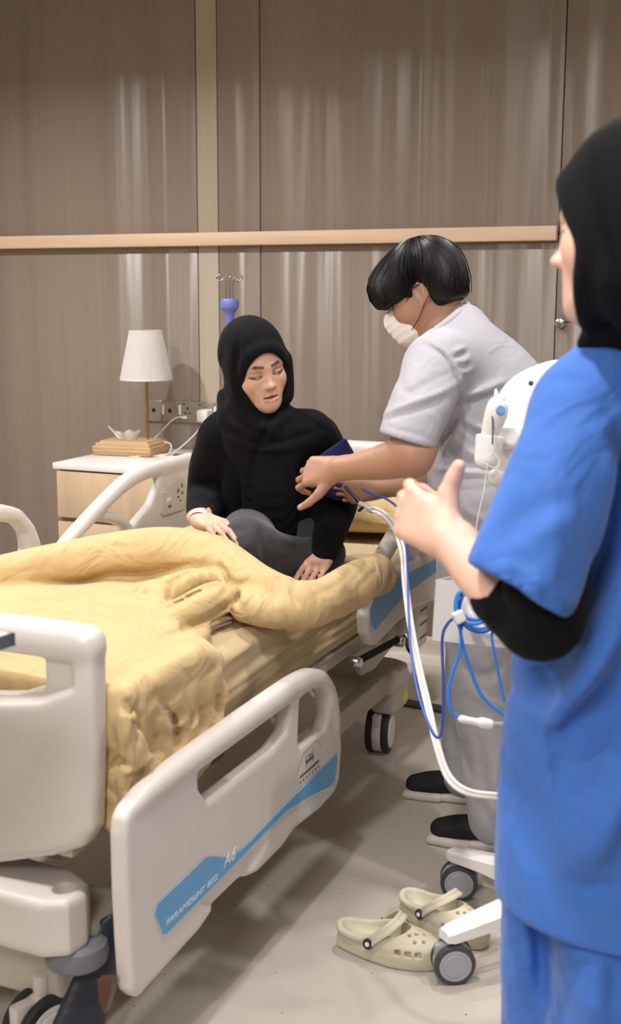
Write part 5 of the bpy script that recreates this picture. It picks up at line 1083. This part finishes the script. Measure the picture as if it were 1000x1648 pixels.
# ------------------------------------------------------------------ clogs
def clog(heel, toe, label, mirror=1):
    heel, toe = Vector(heel), Vector(toe); d = (toe-heel).normalized(); L = .262; o = heel+d*L/2
    R = frame(d, (0, 0, 1)); Q = lambda x, y, z: o + R @ Vector((x*mirror, y, z))
    e = empty('clog', o, label, 'clog', 'foam clogs on the floor by the bed')
    s = Sdf(); N = 26; out = []
    for i in range(N):
        a = 2*math.pi*i/N; y = .128*math.cos(a); w = .034+.014*max(0, math.sin((y+.10)/.23*math.pi))+.004*(y > 0); out.append(Q(w*math.copysign(abs(math.sin(a))**.62, math.sin(a)) if abs(math.sin(a)) > 1e-6 else 0, y, 0).to_2d())
    # all in world axes
    s.add(p_plate([tuple(p_) for p_ in out], 2, .016, .016, .008))
    s.add(p_plate([tuple((o.to_2d()+(p_-o.to_2d())*.965)) for p_ in out], 2, .036, .016, .010), .006)
    s.ell(Q(0, .050, .034), (.0495, .080, .046), R, .012); s.ell(Q(0, .018, .055), (.040, .040, .034), R, .02)
    s.chain([Q(.036, -.005, .060), Q(.036, -.06, .050), Q(.026, -.105, .052), Q(0, -.119, .056), Q(-.026, -.105, .052), Q(-.036, -.06, .050), Q(-.036, -.005, .060)], [.012, .009, .0085, .0085, .0085, .009, .012], .012, 4)
    cav = [Q(0, -.078, .080), Q(0, -.04, .074), Q(0, .02, .060)]
    s.chain(cav, [.0275, .031, .035], .006, 4, op='s', flat=((0, 0, 1), 1.3)); s.cap(Q(0, -.078, .056), Q(0, -.02, .055), .0245, .028, .01, 's')
    s.box(Q(0, -.055, .105), (.06, .05, .028), R @ Matrix.Rotation(.22, 3, 'X'), .01, .012, 's')
    for z in (.020, .034): s.fold([Q(.06*math.cos(t), .135*math.sin(t), z) for t in np.linspace(0, 6.2, 26)], .0022, -.0016, n=(0, 0, 1), reach=.0005, sm=1)
    for x, y in ((0, .045), (.018, .055), (-.018, .055), (.009, .068), (-.009, .068), (.027, .072), (-.027, .072), (0, .084), (.018, .090), (-.018, .090)):
        s.cap(Q(x, y, .05), Q(x*1.4, y+.01, .11), .0038, .0038, .002, 's')
    for x, y, a in ((-.046, .040, 0), (-.048, .064, 0), (-.043, .087, .3), (.046, .040, 0), (.048, .064, 0), (.043, .087, -.3)):
        s.box(Q(x, y, .042), (.012, .007, .006), R, .002, .002, 's')
    s.mesh('clog_body', .0024, CROC, e, 1)
    bm = bmesh.new(); pth = catmull([Q(.050, -.030, .050), Q(.0505, -.010, .070), Q(.043, .012, .088), Q(.024, .026, .099), Q(0, .030, .102), Q(-.024, .026, .099), Q(-.043, .012, .088), Q(-.0505, -.010, .070), Q(-.050, -.030, .050)], 5); cen = Q(0, -.01, .03); prev = None
    for i, p_ in enumerate(pth):
        tg = (pth[min(i+1, len(pth)-1)]-pth[max(i-1, 0)]).normalized(); n = (p_-cen); n = (n-tg*n.dot(tg)).normalized(); w = tg.cross(n); hw = .0115
        rg = [bm.verts.new(p_+w*a_+n*b_) for a_, b_ in ((-hw, -.002), (-hw, .001), (-hw*.8, .0026), (-hw*.3, .0026), (-hw*.15, .0012), (hw*.15, .0012), (hw*.3, .0026), (hw*.8, .0026), (hw, .001), (hw, -.002))]
        if prev:
            for j in range(10): bm.faces.new((prev[j], prev[(j+1) % 10], rg[(j+1) % 10], rg[j]))
        else: bm.faces.new(rg[::-1])
        prev = rg
    bm.faces.new(prev); bobj('heel_strap', bm, CROC, e, 50)
    for q in (-1, 1):
        n = R @ Vector((q*mirror, 0, .15)); rv = lathe('strap_rivet', [(0, .004), (.0100, .004), (.0122, .0015), (.0122, -.004)], Q(q*.0535, -.030, .050), mat('rivet_black', (40, 38, 40), .5), e, R=n.to_track_quat('Z', 'Y').to_matrix(), seg=20)
        lathe('rivet_emblem', [(0, .0052), (.0052, .0052), (.0056, .004)], Q(q*.0535, -.030, .050), WHITE, rv, R=n.to_track_quat('Z', 'Y').to_matrix(), seg=8)
    return e
h1 = Vector((-0.9784, 2.4433, 0.0000)); clog(h1, Vector((-0.7342, 2.4383, 0.0000)), 'beige foam clog nearer the bed, its strap flipped forward')
clog((-0.8887, 2.6486, 0.0000), (-0.6181, 2.5465, 0.0000), 'beige foam clog half hidden behind the leg of the trolley', -1)

# overbed table whose corner shows at the foot of the bed
P0 = Vector((-1.081, 1.412, 1.0)); ob = empty('overbed_table', (P0.x-.36, P0.y-.12, 0), 'white overbed table with dark grey rim, only its corner in view', 'table')
Ro = Matrix.Rotation(math.radians(172), 3, 'Z'); cc = P0 + Ro @ Vector((.36, .20, -.012)) 
box('table_rim', cc+Vector((0, 0, .013)), (.36, .20, .006), mat('rim_grey', (88, 92, 98), .5), ob, R=Ro, bev=.004, seg=3); box('table_top', cc+Vector((0, 0, .0155)), (.356, .196, .006), WHITE, ob, R=Ro, bev=.002)
cl = P0 + Ro @ Vector((.66, .20, 0)); box('table_column', (cl.x, cl.y, .52), (.03, .03, .47), BED, ob, R=Ro); box('table_base', (cl.x, cl.y, .045), (.04, .30, .018), BED, ob, R=Ro)
for q in (-1, 1): castor(Vector((cl.x, cl.y, .0255)) + Ro @ Vector((0, q*.28, 0)), .025, .03, ob, 0)
